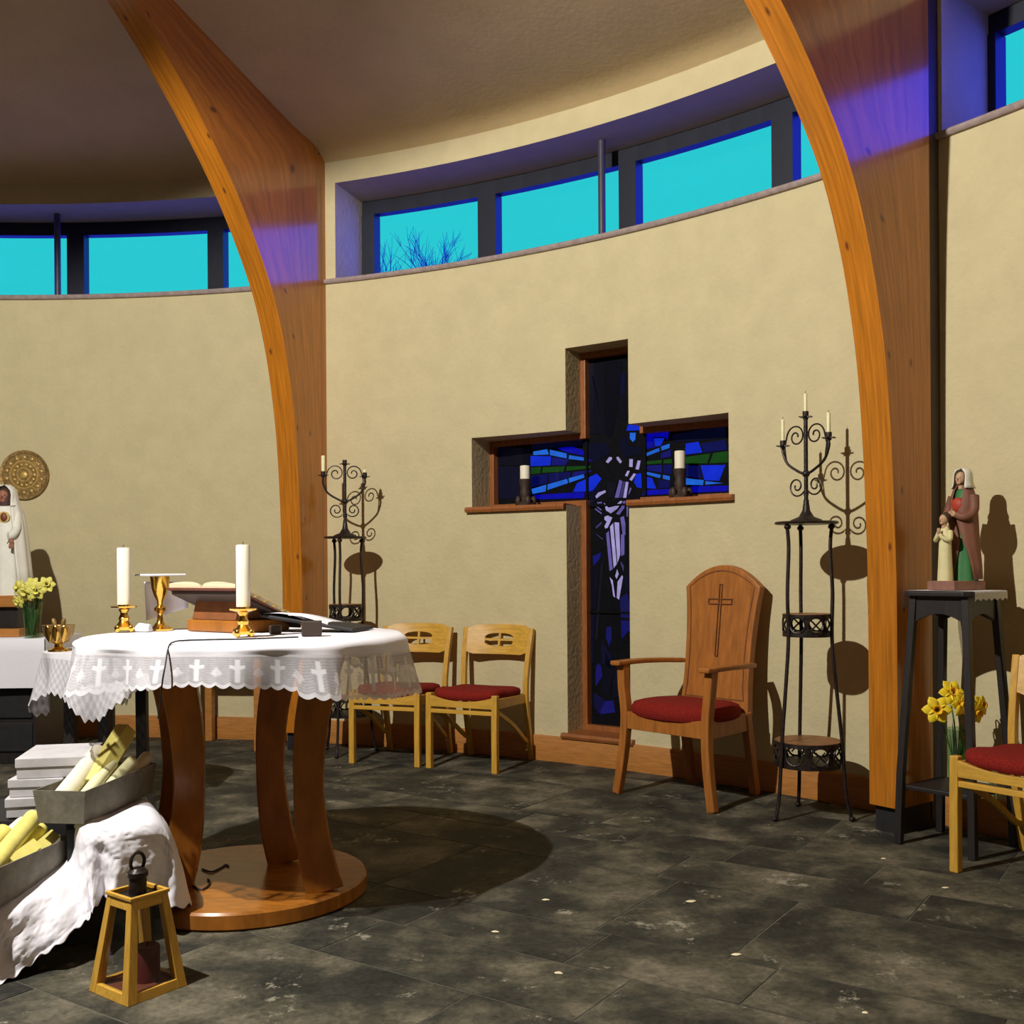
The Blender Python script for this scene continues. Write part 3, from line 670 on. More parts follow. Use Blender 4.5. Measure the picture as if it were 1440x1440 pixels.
def oak_side_table():
    fr, rl = onz(365, 1056, 0), onz(300, 1040, 0); o = Vector((sin(.2), cos(.2), 0)); d = Vector((cos(.2), -sin(.2), 0)); g = fr - rl
    w, dp = abs(g.dot(d)), abs(g.dot(o)) - .04; c = (fr + rl) / 2 - o * .02
    root = thing('oak_side_table', 'plain oak side table seen only by its legs behind the altar', 'table', c, face_rot(o))
    for a in (-1, 1):
        for e in (-1, 1):
            b = MB(); b.bar([(a * w / 2, e * dp / 2, 0), (a * w / 2, e * dp / 2, .66)], .05, .05, (1, 0, 0)); b.build('leg', 'skirt', root, bevel=.004)
    b = MB(); b.box((0, 0, .675), (w + .12, dp + .06, .03)); b.build('tabletop', 'skirt', root, bevel=.004)
    for e in (-1, 1):
        b = MB(); b.box((0, e * dp / 2, .62), (w - .05, .02, .08)); b.build('apron', 'skirt', root)
oak_side_table()

# ---- presider's armchair
def armchair():
    fl, fr = onz(870, 1115, 0), onz(1004, 1143, 0); dd = (fr - fl).normalized(); o = Vector((-dd.y, dd.x, 0)); hw = (fr - fl).length / 2
    root = thing('armchair', 'tall arched-back wooden armchair with red seat and carved cross', 'chair', (fl + fr) / 2 + o * 0.24, face_rot(o))
    for s in (-1, 1):
        b = MB(); b.bar(catmull([(s * hw, -0.245, 0), (s * (hw - .035), -0.235, 0.22), (s * (hw - .045), -0.225, 0.40), (s * (hw - .03), -0.225, 0.54), (s * (hw - .022), -0.22, 0.655)], 5),
                        0.045, [0.040 + 0.012 * (i / 20) for i in range(21)], (1, 0, 0)); b.build('leg', 'teak', root, bevel=0.006)
        b = MB(); b.bar([(s * 0.20, 0.23, 0), (s * 0.20, 0.19, 0.22), (s * 0.20, 0.155, 0.42)], 0.04, 0.045, (1, 0, 0)); b.build('leg', 'teak', root, bevel=0.005)
        b = MB(); pts = catmull([(s * (hw - .020), -0.285, 0.664), (s * (hw - .022), -0.10, 0.666), (s * (hw - .04), 0.05, 0.662), (s * (0.220), 0.19, 0.655)], 5)
        b.bar(pts, [0.062 - 0.018 * i / 15 for i in range(16)], 0.024, (1, 0, 0)); b.build('armrest', 'teak', root, bevel=0.007)
        b = MB(); b.bar([(s * (hw - .05), -0.22, 0.375), (s * 0.20, 0.16, 0.375)], 0.026, 0.09, (1, 0, 0)); b.build('side_rail', 'teak', root, bevel=0.003)
    b = MB(); top = [(-(hw - .05) + 2 * (hw - .05) * i / 16, 0.40 + 0.025 * (abs(i - 8) / 8)**2) for i in range(17)]
    b.prism([(-(hw - .05), 0.335), (hw - .05, 0.335)] + top[::-1], 'y', -0.243, -0.213); b.build('front_rail', 'teak', root, bevel=0.003)
    b = MB(); b.box((0, 0.16, 0.375), (0.38, 0.024, 0.08)); b.build('rear_rail', 'teak', root, bevel=0.003)
    rows = []
    for z, f in ((0.395, 0.94), (0.405, 1.0), (0.44, 1.0), (0.462, 0.95), (0.476, 0.80), (0.483, 0.45), (0.485, 0.04)):
        row = []
        for i in range(56):
            a = 2 * pi * i / 56; c, s = cos(a), sin(a)
            x = math.copysign(abs(c)**0.4, c) * (hw - .035) * f; y = math.copysign(abs(s)**0.4, s) * 0.19 * f
            x *= 1 - 0.22 * max(0, y / 0.19)
            if y < 0: y -= 0.03 * (1 - (x / (hw - .03))**2) * f
            row.append((x, y - 0.04, z + 0.012 * (abs(x) / hw)**2))
        rows.append(row)
    b = MB(); b.grid(rows, True, caps=True); b.build('seat_cushion', 'red', root, smooth=60)
    rake = lambda v: Vector((v.x, v.y + 0.145 + (v.z - 0.40) * 0.13 + 0.10 * (v.x**2), v.z))
    def outline(k, z0, e):
        zt, L = 1.045, []
        side = catmull([(0.215 - e, 0, z0), (0.205 - e, 0, 0.56), (0.205 - e, 0, 0.72), (0.216 - e, 0, 0.90), (0.235 - e, 0, zt)], 4)
        arcp = [((0.235 - e) * (1 - i / 8), zt + (0.112 - e * 0.9) * (1 - (1 - i / 8)**2)) for i in range(1, 16)]
        L = [(p.x, p.z) for p in side] + arcp + [(-p.x, p.z) for p in side[::-1]]
        return L
    b = MB(); b.prism(outline(0, 0.40, 0), 'y', -0.002, 0.045, rake); b.build('backrest', 'teak', root, bevel=0.006)
    b = MB(); b.plate_hole(outline(0, 0.475, 0.028), outline(0, 0.48, 0.034), -0.0045, -0.001, rake); b.build('panel_groove', 'teak_dark', root)
    b = MB()
    for x0, x1, z0, z1 in ((-0.010, 0.010, 0.69, 1.06), (-0.075, 0.075, 0.955, 0.985)):
        b.plate_hole([(x0, z0), (x1, z0), (x1, z1), (x0, z1)], [(x0 + .004, z0 + .004), (x1 - .004, z0 + .004), (x1 - .004, z1 - .004), (x0 + .004, z1 - .004)], -0.006, -0.001, rake)
    b.build('carved_cross', 'teak_dark', root)
armchair()

# ---- altar
AX, AY = -0.955, 3.76
def altar():
    root = thing('altar_table', 'round wooden altar table on four curved legs and a disc base', 'table', (AX, AY, 0))
    b = MB(); b.lathe([(0.0, 0.0), (0.415, 0.0), (0.425, 0.008), (0.425, 0.052), (0.418, 0.06), (0.0, 0.06)], n=72); b.build('base', 'altar_wood', root, smooth=35)
    b = MB(); b.lathe([(0.0, 0.872), (0.52, 0.872), (0.538, 0.885), (0.54, 0.915), (0.0, 0.915)], n=72); b.build('tabletop', 'altar_wood', root, smooth=35)
    for x, y in ((0.315, -0.19), (0.105, 0.16), (-0.22, -0.12), (-0.35, 0.16)):
        s = 1 if x > 0 else -1
        pts = catmull([(x, y, 0.06), (x - s * 0.035, y, 0.20), (x - s * 0.055, y, 0.42), (x - s * 0.04, y, 0.65), (x + s * 0.01, y, 0.872)], 6)
        w = [0.128 - 0.028 * (1 - abs(i - 12) / 12.0) for i in range(len(pts))]
        b = MB(); b.bar(pts, w, 0.055, (1, 0.15, 0)); b.build('leg', 'altar_wood', root, bevel=0.006)
altar()
def altar_cloth():
    # linen top + crochet border with crosses, scalloped hem
    root = thing('altar_cloth', 'white altar cloth with a crochet lace border of crosses', 'tablecloth', (AX, AY, 0.915))
    N = 720; rr = lambda a: 0.572 + 0.004 * sin(5 * a + 1)
    fold = lambda a: 0.5 * sin(13 * a + 0.7) + 0.5 * sin(8 * a + 2.1)
    def hem(a):      # height of hem
        side = abs(cos(a)); return -0.108 - 0.075 * side**1.5 - (0.02 if cos(a) > 0.5 else 0)
    seam = lambda a: -0.022 - 0.030 * max(0, cos(a))**2
    b = MB(); rows = []
    for r, z in ((0.01, 0.004), (0.3, 0.004), (0.55, 0.004)): rows.append([(r * cos(2 * pi * i / N), r * sin(2 * pi * i / N), z) for i in range(N)])
    for k in range(1, 6):
        q = k / 5
        rows.append([((rr(a) - 0.012 * (1 - min(1, q * 3)) + 0.010 * q * fold(a)) * cos(a), (rr(a) - 0.012 * (1 - min(1, q * 3)) + 0.010 * q * fold(a)) * sin(a), 0.004 + (seam(a) - 0.004) * q**0.8) for a in (2 * pi * i / N for i in range(N))])
    b.grid(rows, True); b.build('linen_top', 'linen', root, smooth=70)
    K = 44; rows = []; cols = []; NS = 60
    for k in range(K + 1):
        q = k / K; row = []; cr_ = []
        for i in range(N):
            a = 2 * pi * i / N; u = a / (2 * pi) * NS; fu = u - math.floor(u)
            sc = 0.010 * abs(sin(pi * u * 1.5)) * q
            z = seam(a) + (hem(a) - seam(a)) * q - sc
            rad = rr(a) + (0.010 + 0.030 * q) * fold(a) + 0.022 * q
            row.append((rad * cos(a), rad * sin(a), z))
            L = (-hem(a) + seam(a))
            # cross motif every 2 periods
            cu = (u % 2) - 1; X = cu * 0.06; Y = (q - 0.48) * 0.11
            cross = (abs(X) < 0.009 and abs(Y) < 0.036) or (abs(Y + 0.010) < 0.007 and abs(X) < 0.024)
            cu2 = ((u + 1) % 2) - 1; X2 = cu2 * 0.06; Y2 = (q - 0.55) * 0.11
            dia = abs(X2) + abs(Y2) < 0.018
            den = 0.66 + 0.10 * (k % 3 == 0)
            if cross: den = 0.95
            elif dia: den = 0.85
            if q > 0.90 or q < 0.05: den = 0.85
            cr_.append(den)
        rows.append(row); cols.append(cr_)
    b = MB(); b.grid(rows, True, cols=cols); b.build('lace_border', 'lace', root, smooth=70)
altar_cloth()
TOP = 0.921

# ---- things on the altar
def candle(name, label, loc, r, h, m='wax', group=None, rot=None, wick=True, n=20):
    root = thing(name, label, 'candle', loc, 0, group)
    if rot is not None: root.rotation_euler = rot
    b = MB(); b.lathe([(0, 0), (r, 0), (r, h - 0.004), (r - 0.003, h), (r * .5, h - 0.003), (0, h - 0.004)], n=n); b.build('wax_body', m, root, smooth=40)
    if wick:
        b = MB(); b.tube([(0, 0, h - 0.004), (0, 0, h + 0.006), (0.002, 0, h + 0.011)], 0.0012, 6); b.build('wick', 'wick', root)
    return root
def candlestick(label, clabel, x, y):
    root = thing('brass_candlestick', label, 'candlestick', (x, y, TOP), 0.4, 'brass candlesticks on the altar'); root.scale = (1, 1, 1.38)
    b = MB(); b.lathe([(0, 0.006), (0.034, 0.006), (0.036, 0.014), (0.024, 0.022), (0.017, 0.030), (0.020, 0.038), (0.014, 0.046), (0.013, 0.052), (0.022, 0.062), (0.020, 0.074), (0.0, 0.074)], n=24); b.build('stem', 'brass', root, smooth=40)
    for i in range(4):
        a = pi / 4 + i * pi / 2; b = MB(); b.ell((0.033 * cos(a), 0.033 * sin(a), 0.010), (0.011, 0.011, 0.010), 10, 6); b.build('foot', 'brass', root, smooth=True)
    b = MB(); b.lathe([(0.018, 0.060), (0.046, 0.066), (0.048, 0.070), (0.046, 0.070), (0.018, 0.064)], n=28); b.build('drip_pan', 'brass', root, smooth=40)
    candle('pillar_candle', clabel, (x, y, TOP + 0.1025), 0.0235, 0.212, 'wax', 'tall altar candles')
p = at(175, 889, 3.93); candlestick('brass candlestick near the left edge of the altar', 'tall ivory candle near the left edge of the altar', p.x, p.y)
p = at(343, 893, 3.60); candlestick('brass candlestick in front of the open book on the altar', 'tall ivory candle in front of the open book', p.x, p.y)
def chalice():
    p = at(226, 884, 4.02); root = thing('chalice', 'gold chalice behind the left altar candle', 'chalice', (p.x, p.y, TOP))
    b = MB(); b.lathe([(0, 0), (0.046, 0), (0.047, 0.006), (0.028, 0.016), (0.012, 0.034), (0.0095, 0.06), (0.011, 0.066)], n=28); b.build('foot', 'brass', root, smooth=40)
    b = MB(); b.lathe([(0.011, 0.066), (0.022, 0.076), (0.022, 0.086), (0.011, 0.096)], n=20); b.build('knop', 'brass', root, smooth=30)
    b = MB(); b.lathe([(0.010, 0.096), (0.012, 0.112), (0.022, 0.130), (0.032, 0.16), (0.037, 0.206), (0.035, 0.206), (0.029, 0.16), (0.0, 0.13)], n=28); b.build('cup', 'brass', root, smooth=40)
    q = MB(); q.box((0, 0, 0.0045), (0.146, 0.146, 0.008)); o_ = q.build('chalice_pall', 'linen', None, bevel=0.003)
    o_.location = (p.x, p.y, TOP + 0.207); o_.rotation_euler = (0, 0, 0.72); tag(o_, 'stiff white square pall lying flat on top of the chalice', 'pall')
    # purificator hanging behind the cup
    b = MB(); rows = []
    for i in range(9):
        u = i / 8; row = []
        for k in range(11):
            v = k / 10
            x = -0.078 + 0.165 * u; z = 0.185 - 0.150 * v * (1 - 0.32 * u); y = 0.050 + 0.01 * sin(6 * u) + 0.02 * v
            row.append((p.x + x, p.y + y, TOP + z))
        rows.append(row)
    b.grid(rows); o_ = b.build('purificator', 'linen', smooth=60); so = o_.modifiers.new('t', 'SOLIDIFY'); so.thickness = 0.002
    tag(o_, 'white linen cloth hanging behind the gold chalice', 'cloth')
    b = MB(); b.hexa([Vector((p.x + x, p.y + y, TOP + z)) for x, y, z in ((-.075, -.09, .001), (-.01, -.11, .001), (-.005, -.06, .001), (-.07, -.045, .001), (-.06, -.075, .034), (-.012, -.09, .028), (-.01, -.07, .026), (-.058, -.058, .032))])
    tag(b.build('folded_card', 'paper', bevel=0.003), 'small folded white card between the left candlestick and the chalice', 'card')
chalice()
def missal():
    c = at(330, 880, 3.96); c.z = TOP; dx = Vector((0.80, -0.55, 0)).normalized(); dy = Vector((0.55, 0.80, 0)).normalized()
    rz = math.atan2(dx.y, dx.x)
    root = thing('book_stand', 'brown wooden book stand on the altar under the open book', 'stand', c, rz)
    b = MB(); b.box((0, 0.02, 0.0225), (0.30, 0.24, 0.045)); b.build('base', 'altar_wood', root, bevel=0.006)
    b = MB(); b.prism([(-0.10, 0.045), (0.10, 0.045), (0.10, 0.075), (-0.08, 0.118)], 'x', -0.12, 0.12); b.build('riser', 'teak_dark', root, bevel=0.004)
    sl = lambda v: Vector((v.x, v.y, v.z + 0.132 - 0.42 * (v.y + 0.13)))
    b = MB(); b.prism([(-0.18, -0.145), (0.18, -0.145), (0.18, 0.17), (-0.18, 0.17)], 'z', 0.0, 0.014, sl); b.build('slope_board', 'beam_dark', root, bevel=0.003)
    root = thing('open_missal', 'large open book with cream pages and tabs on the stand', 'book', c + Vector((0, 0, 0.0145)), rz)
    b = MB(); b.prism([(-0.192, -0.16), (0.192, -0.16), (0.192, 0.165), (-0.192, 0.165)], 'z', 0.0, 0.006, sl); b.build('cover', 'leather', root, bevel=0.002)
    prof = []
    for i in range(25):
        u = -1 + 2 * i / 24; prof.append((0.183 * u, 0.006 + 0.034 * (abs(u)**0.35) * (1 - 0.62 * abs(u)**1.6) + 0.004))
    b = MB(); b.prism([(0.183, 0.006), (-0.183, 0.006)] + prof, 'y', -0.152, 0.157, sl); b.build('pages', 'pages', root, smooth=25)
    for i in range(6):
        b = MB(); y = -0.10 + i * 0.044; b.box(sl(Vector((0.188, y, 0.016))), (0.016, 0.020, 0.004)); b.build('index_tab', 'goldpaint', root)
missal()
def altar_bits():
    a = at(366, 868, 3.85); b0 = at(497, 889, 3.80)
    d = (b0 - a); w = Vector((0.25, 1, 0)).normalized() * 0.20
    b = MB(); th = Vector((0, 0, 0.012)); P = [a, b0, b0 + w, a + w]
    b.hexa([p for p in P] + [p + th for p in P]); tag(b.build('black_folder', 'black', bevel=0.003), 'black folder sloping down at the right end of the altar', 'folder')
    for k, (f0, f1, lift, sk, lab) in enumerate(((0.02, 0.46, 0.014, 0.02, 'loose white sheet of paper nearest the open book on the altar'), (0.30, 0.72, 0.017, -0.03, 'loose white sheet of paper lying across the black folder'))):
        q = MB(); rows = []
        for i in range(9):
            f = f0 + (f1 - f0) * i / 8; rows.append([a + d * f + w * (0.05 + sk + 0.85 * j / 4) + Vector((0, 0, lift + 0.008 * sin(3 * i / 8 + k) + 0.004 * sin(j + i / 3))) for j in range(5)])
        q.grid(rows); o_ = q.build('paper_sheet', 'paper', smooth=60); s_ = o_.modifiers.new('t', 'SOLIDIFY'); s_.thickness = 0.0012; tag(o_, lab, 'paper')
    for (px, py, y, s, lab) in ((439, 893, 3.62, (0.068, 0.05, 0.052), 'dark wooden block at the front right of the altar'), (388, 886, 3.76, (0.042, 0.05, 0.03), 'small dark block between the candlestick and the larger block')):
        p = at(px, py, y); q = MB(); q.box((p.x, p.y, TOP + s[2] / 2), s, Matrix.Rotation(0.15, 4, 'Z')); tag(q.build('wooden_block', 'beam_dark', bevel=0.004), lab, 'block')
    # microphone lead trailing over the front of the altar
    pts = [at(420, 889, 3.5), at(345, 897, 3.42), at(300, 896, 3.40), at(262, 896, 3.37), at(246, 903, 3.31)]
    for p in pts: p.z = TOP + 0.004
    e = at(238, 914, 3.215); e.z = TOP - 0.004
    pts += [e, at(233, 935, 3.16), at(229, 958, 3.15), at(226, 985, 3.20), at(223, 1010, 3.26)]
    b = MB(); b.tube(catmull(pts, 6), 0.0028, 6); tag(b.build('microphone_cable', 'black', smooth=True), 'thin dark cable trailing over the front of the altar cloth', 'cable')
    # cord lying on the disc base
    pts = [onz(x, y, 0.064) for x, y in ((285, 1222), (297, 1226), (308, 1222), (318, 1216), (322, 1218))]
    b = MB(); b.tube(catmull(pts, 5), 0.0035, 6)
    pts = [onz(x, y, 0.064) for x, y in ((272, 1246), (285, 1251), (296, 1242), (293, 1236))]
    tag(b.build('loose_cord', 'black', smooth=True), 'short dark cord on the altar base, the one further back', 'cord')
    b = MB(); b.tube(catmull(pts, 5), 0.0035, 6); tag(b.build('loose_cord', 'black', smooth=True), 'short dark cord on the altar base, the one nearer the white cloth', 'cord')
altar_bits()

# ---- wrought iron candelabra and their stands
def spiral(c, u, w, r0, turns, start, n=26, flip=1):
    return [Vector(c) + (Vector(u) * cos(start + flip * 2 * pi * turns * i / n) + Vector(w) * sin(start + flip * 2 * pi * turns * i / n)) * (r0 * (1 - 0.82 * i / n)) for i in range(n + 1)]
def iron_stand(label, cx, cy, top, rt, rm, rl, zm, zl, rot):
    root = thing('iron_plant_stand', label, 'stand', (cx, cy, 0), rot)
    b = MB(); b.lathe([(0, top - 0.012), (rt, top - 0.012), (rt + .006, top - 0.006), (rt, top), (0, top)], n=40); b.build('top_plate', 'iron', root, smooth=40)
    for i in range(3):
        a = 2 * pi * i / 3
        f = lambda r, z: (r * cos(a), r * sin(a), z)
        b = MB(); b.tube(catmull([f(rt - 0.02, top - 0.012), f(rt - 0.03, top - 0.12), f(rm + 0.01, zm + .1), f(rm + 0.006, zm - .1), f((rm + rl) / 2, (zm + zl) / 2), f(rl + 0.008, zl), f(rl + 0.025, 0.12), f(rl + 0.045, 0.02)], 6), 0.0085, 8)
        b.ell(f(rt - 0.024, top - 0.026), (0.016, 0.016, 0.013), 10, 6)
        b.ell(f(rl + 0.050, 0.012), (0.017, 0.014, 0.012), 10, 6); b.build('leg', 'iron', root, smooth=45)
    for z, r, hgt, cop in ((zm, rm, 0.088, 0), (zl, rl, 0.10, 1)):
        b = MB(); b.lathe([(0, z), (r, z), (r, z + 0.006), (0, z + 0.006)], n=36); sh = b.build('shelf_tray', 'copper', root, smooth=40)
        b = MB()
        for zz in (z - 0.004, z - hgt):
            b.lathe([(r - .002, zz - .010), (r + .003, zz - .010), (r + .003, zz + .008), (r - .002, zz + .008)], n=36)
        nn = 8
        for k in range(nn):
            a = 2 * pi * (k + 0.5) / nn; u = Vector((-sin(a), cos(a), 0)); c = Vector((r * cos(a), r * sin(a), z - hgt / 2))
            rad = hgt / 2 - 0.008
            b.tube([c + u * rad * cos(q) + Vector((0, 0, rad * sin(q))) + Vector((cos(a), sin(a), 0)) * (-(rad * cos(q))**2 / (2 * r)) for q in (2 * pi * j / 18 for j in range(18))], 0.005, 6, True)
            for sgn in (1, -1): b.tube([c - u * 0.022 * 1 + Vector((0, 0, -sgn * 0.022)), c + u * 0.022 + Vector((0, 0, sgn * 0.022))], 0.004, 6) if k % 2 else None
            a2 = 2 * pi * k / nn
            e = 0.11 * pi / nn * 6
            rows = []
            for (zz, wd) in ((z - .006, .42), (z - hgt * .35, .16), (z - hgt * .5, .10), (z - hgt * .65, .16), (z - hgt + .004, .42)):
                rows.append([Vector((r * cos(a2 + s_ * wd * pi / nn), r * sin(a2 + s_ * wd * pi / nn), zz)) for s_ in (-1, -.3, .3, 1)])
            b.grid(rows)
        b.build('openwork_band', 'iron', root, smooth=40)
    return root
def candelabrum(label, loc, yaw, hc, arms, cands, lab_c, sc=1.0):
    root = thing('iron_candelabrum', label, 'candelabrum', loc, yaw)
    b = MB(); b.lathe([(0, 0.0), (0.075, 0.0), (0.07, 0.008), (0.035, 0.022), (0.018, 0.05), (0.013, 0.085), (0.012, 0.10), (0, 0.10)], n=24); b.build('foot', 'iron', root, smooth=40)
    b = MB(); b.tube([(0, 0, 0.08), (0, 0, hc - 0.012)], 0.0095, 10); b.ell((0, 0, 0.22), (0.018, 0.018, 0.018), 10, 6); b.build('stem', 'iron', root, smooth=40)
    def cup(x, z):
        m = MB(); m.lathe([(0.0, z - 0.016), (0.012, z - 0.012), (0.014, z), (0.014, z + 0.024), (0.0, z + 0.024)], (x, 0, 0), 12)
        for k in range(6):
            a = 2 * pi * k / 6; u = Vector((cos(a), sin(a), 0)); w = Vector((-sin(a), cos(a), 0))
            A = [Vector((x, 0, z)) + u * .010 + w * .009, Vector((x, 0, z)) + u * .010 - w * .009, Vector((x, 0, z + .002)) + u * .033]
            v = [m.v(p) for p in A] + [m.v(p - Vector((0, 0, .005))) for p in A]
            m.face([v[0], v[1], v[2]]); m.face([v[5], v[4], v[3]]); m.face([v[0], v[2], v[5], v[3]]); m.face([v[2], v[1], v[4], v[5]])
        m.build('candle_cup', 'iron', root, smooth=30)
    cup(0, hc)
    X, Z = Vector((1, 0, 0)), Vector((0, 0, 1))
    for ax, az in arms:
        s = 1 if ax > 0 else -1; L = abs(ax)
        b = MB(); b.tube(catmull([(0, 0, 0.215), (s * L * .35, 0, 0.235), (s * L * .80, 0, 0.275), (s * L, 0, 0.33), (s * L, 0, az - 0.014)], 6), 0.0065, 8); b.build('arm', 'iron', root, smooth=45)
        b = MB()
        c1 = (s * L * .42, 0, 0.395); b.tube([(s * L * .85, 0, 0.285), (s * L * .92, 0, 0.35)] + spiral(c1, X * s, Z, L * .40, 1.5, 0.2), 0.004, 6); b.build('scroll', 'iron', root, smooth=45); b = MB()
        c2 = (s * L * .40, 0, 0.165); b.tube([(s * 0.01, 0, 0.12)] + spiral(c2, X * s, Z, L * .36, 1.5, pi * 1.15), 0.004, 6); b.build('scroll', 'iron', root, smooth=45)
        cup(ax, az)
    for (x, z, h, r, lab) in cands:
        q = Matrix.Rotation(yaw, 4, 'Z') @ Vector((x, 0, z + 0.0245)); candle('taper_candle', lab, Vector(loc) + q, r, h, 'wax_p', lab_c, n=10)
    return root
SC = 4.83; u1 = SC / F
sp = at(1134.5, 736, SC); top = 1.353
iron_stand('wrought iron plant stand between the armchair and the right arch', sp.x, sp.y, top, 0.138, 0.107, 0.148, 0.925, 0.345, radians(-152))
candelabrum('iron candelabrum of three candles on the stand right of the armchair', (sp.x, sp.y, top), radians(-57), 0.482, [(-0.138, 0.362), (0.132, 0.372)],
            [(0, 0.482, 0.082, 0.0075, 'slim candle in the top middle cup of the right candelabrum'), (-0.138, 0.362, 0.10, 0.0075, 'slim candle in the left cup of the right candelabrum'),
             (0.132, 0.372, 0.088, 0.0085, 'slim candle in the right cup of the right candelabrum')], 'slim candles on the iron candelabra')
SL = 6.58
sp2 = at(486, 752, SL)
iron_stand('wrought iron plant stand beside the left arch, behind the altar', sp2.x, sp2.y, top, 0.128, 0.10, 0.14, 0.925, 0.345, radians(-100))
candelabrum('iron candelabrum standing beside the left arch', (sp2.x, sp2.y, top), 0.0, 0.455, [(-0.135, 0.385), (0.125, 0.375)],
            [(-0.135, 0.385, 0.098, 0.012, 'short candle on the left candelabrum, seen against the timber arch'), (0.125, 0.375, 0.02, 0.010, 'burnt down candle stub in the right cup of the left candelabrum')], 'slim candles on the iron candelabra')

# ---- candles on the cross window ledges
def ledge_candle(px, pyb, pyt, lab, lab2):
    t, z = cyl(px, pyb, R + 0.085); p = pol(t, R + 0.085); p.z = XZ1 + 0.009
    u = p.y / F
    root = thing('dark_candle_holder', lab, 'candle holder', p, 0, 'candle holders on the cross window ledge')
    b = MB(); b.lathe([(0, 0), (0.060, 0), (0.062, 0.012), (0.035, 0.03), (0.024, 0.05), (0.032, 0.085), (0.026, 0.11), (0.034, 0.135), (0.038, 0.165), (0.0, 0.165)], n=20); b.build('body', 'beam_dark', root, smooth=40)
    for k in range(5):
        a = 2 * pi * k / 5; b = MB(); b.ell((0.052 * cos(a), 0.052 * sin(a), 0.032), (0.018, 0.018, 0.030), 10, 6); b.build('knob', 'beam_dark', root, smooth=True)
    candle('ivory_candle', lab2, (p.x, p.y, p.z + 0.1655), 0.030, 0.098 if px > 800 else 0.082, 'wax', 'pillar candles on the cross window ledge')
ledge_candle(739, 706, 642, 'dark candle holder on the left ledge of the cross window', 'ivory candle on the left ledge of the cross window')
ledge_candle(957, 697, 620, 'dark candle holder on the right ledge of the cross window', 'ivory candle on the right ledge of the cross window')

# ---- tall dark stand with statue, doily, and daffodils on its shelf
def statue_stand():
    L, Fp = onz(1272, 1183, 0), onz(1358, 1209, 0); d = Fp - L; e = Vector((-d.y, d.x, 0))
    c = (L + Fp) / 2 + e / 2; hw = d.length / 2; rz = math.atan2(d.y, d.x)
    c = at(1343, 900, 4.32); c.z = 0; hw = 0.155; rz = radians(-52)
    root = thing('tall_wooden_stand', 'tall black square stand holding the painted statue by the right arch', 'stand', c, rz)
    H_ = 1.043
    for a, b_ in ((-1, -1), (1, -1), (1, 1), (-1, 1)):
        b = MB(); b.bar([(a * (hw + .005), b_ * (hw + .005), 0), (a * hw * .98, b_ * hw * .98, 0.3), (a * hw * .72, b_ * hw * .72, H_ - 0.02)], 0.030, 0.030, (1, 0, 0)); b.build('leg', 'black_wood', root, bevel=0.004)
    b = MB(); t = 0.150; cl = 0.03
    b.prism([(t, -t + cl), (t, t - cl), (t - cl, t), (-t + cl, t), (-t, t - cl), (-t, -t + cl), (-t + cl, -t), (t - cl, -t)], 'z', H_ - 0.02, H_); b.build('top', 'black_wood', root, bevel=0.004)
    for k in range(4):
        q = 0.105; b = MB(); pts = [(-q, H_ - 0.02), (q, H_ - 0.02)] + [(q - 2 * q * i / 12, H_ - 0.125 + 0.035 * sin(pi * i / 12)) for i in range(13)]
        m = Matrix.Rotation(k * pi / 2, 4, 'Z'); b.prism(pts, 'y', -0.120, -0.105, lambda v: m @ v); b.build('apron', 'black_wood', root)
    b = MB(); b.box((0, 0, 0.235), (0.29, 0.29, 0.018)); b.build('shelf', 'black_wood', root, bevel=0.003)
    # lace runner hanging over two opposite sides
    b = MB(); rows = []; cols = []; N = 60
    for i in range(N + 1):
        row = []; cc = []; x = -.235 + .43 * i / N
        for j in range(33):
            y = -.128 + .256 * j / 32; z = .0025; xx = x; lim = .154
            if x > lim: z -= (x - lim); xx = lim + .003
            if x < -lim: z -= (-x - lim); xx = -lim - .003
            e_ = min(i, N - i); sc = .010 * abs(sin(pi * j / 5.4)) if e_ < 2 else 0
            row.append((xx, y, z + (sc if abs(x) > lim else 0))); cc.append(.95 if abs(x) < .14 else (.62 if (i + j) % 3 else .9))
        rows.append(row); cols.append(cc)
    b.grid(rows, cols=cols); o_ = b.build('lace_mat', 'lace', smooth=60); o_.location = c + Vector((0, 0, H_)); o_.rotation_euler = (0, 0, rz)
    tag(o_, 'white lace mat under the statue, ends hanging over the black stand', 'mat')
    return c, H_ + 0.004, rz
SCn, SZ, SRZ = statue_stand()
def head(root, c, r, skin, yaw=0, hood=None):
    m = Matrix.Rotation(yaw, 4, 'Z'); c = Vector(c)
    b = MB(); b.ell(c, (r * .78, r * .9, r), 18, 12, m)
    b.ell(c + m @ Vector((0, -r * .93, -r * .08)), (r * .13, r * .2, r * .2), 8, 6, m)
    b.ell(c + m @ Vector((0, -r * .55, -r * .62)), (r * .42, r * .38, r * .34), 10, 6, m)
    b.tube([c + Vector((0, 0, -r * .6)), c + Vector((0, 0, -r * 1.6))], r * .42, 10)
    o_ = b.build('head', skin, root, smooth=60)
    for nm, off, rad in (('eye', (-.32, -.80, .10), (.12, .08, .06)), ('eye', (.32, -.80, .10), (.12, .08, .06)), ('mouth', (0, -.88, -.48), (.20, .06, .05))):
        b = MB(); b.ell(c + m @ (Vector(off) * r), [q * r for q in rad], 8, 5, m); b.build(nm, 'hair' if nm == 'eye' else 'scarlet', o_, smooth=True)
    return o_
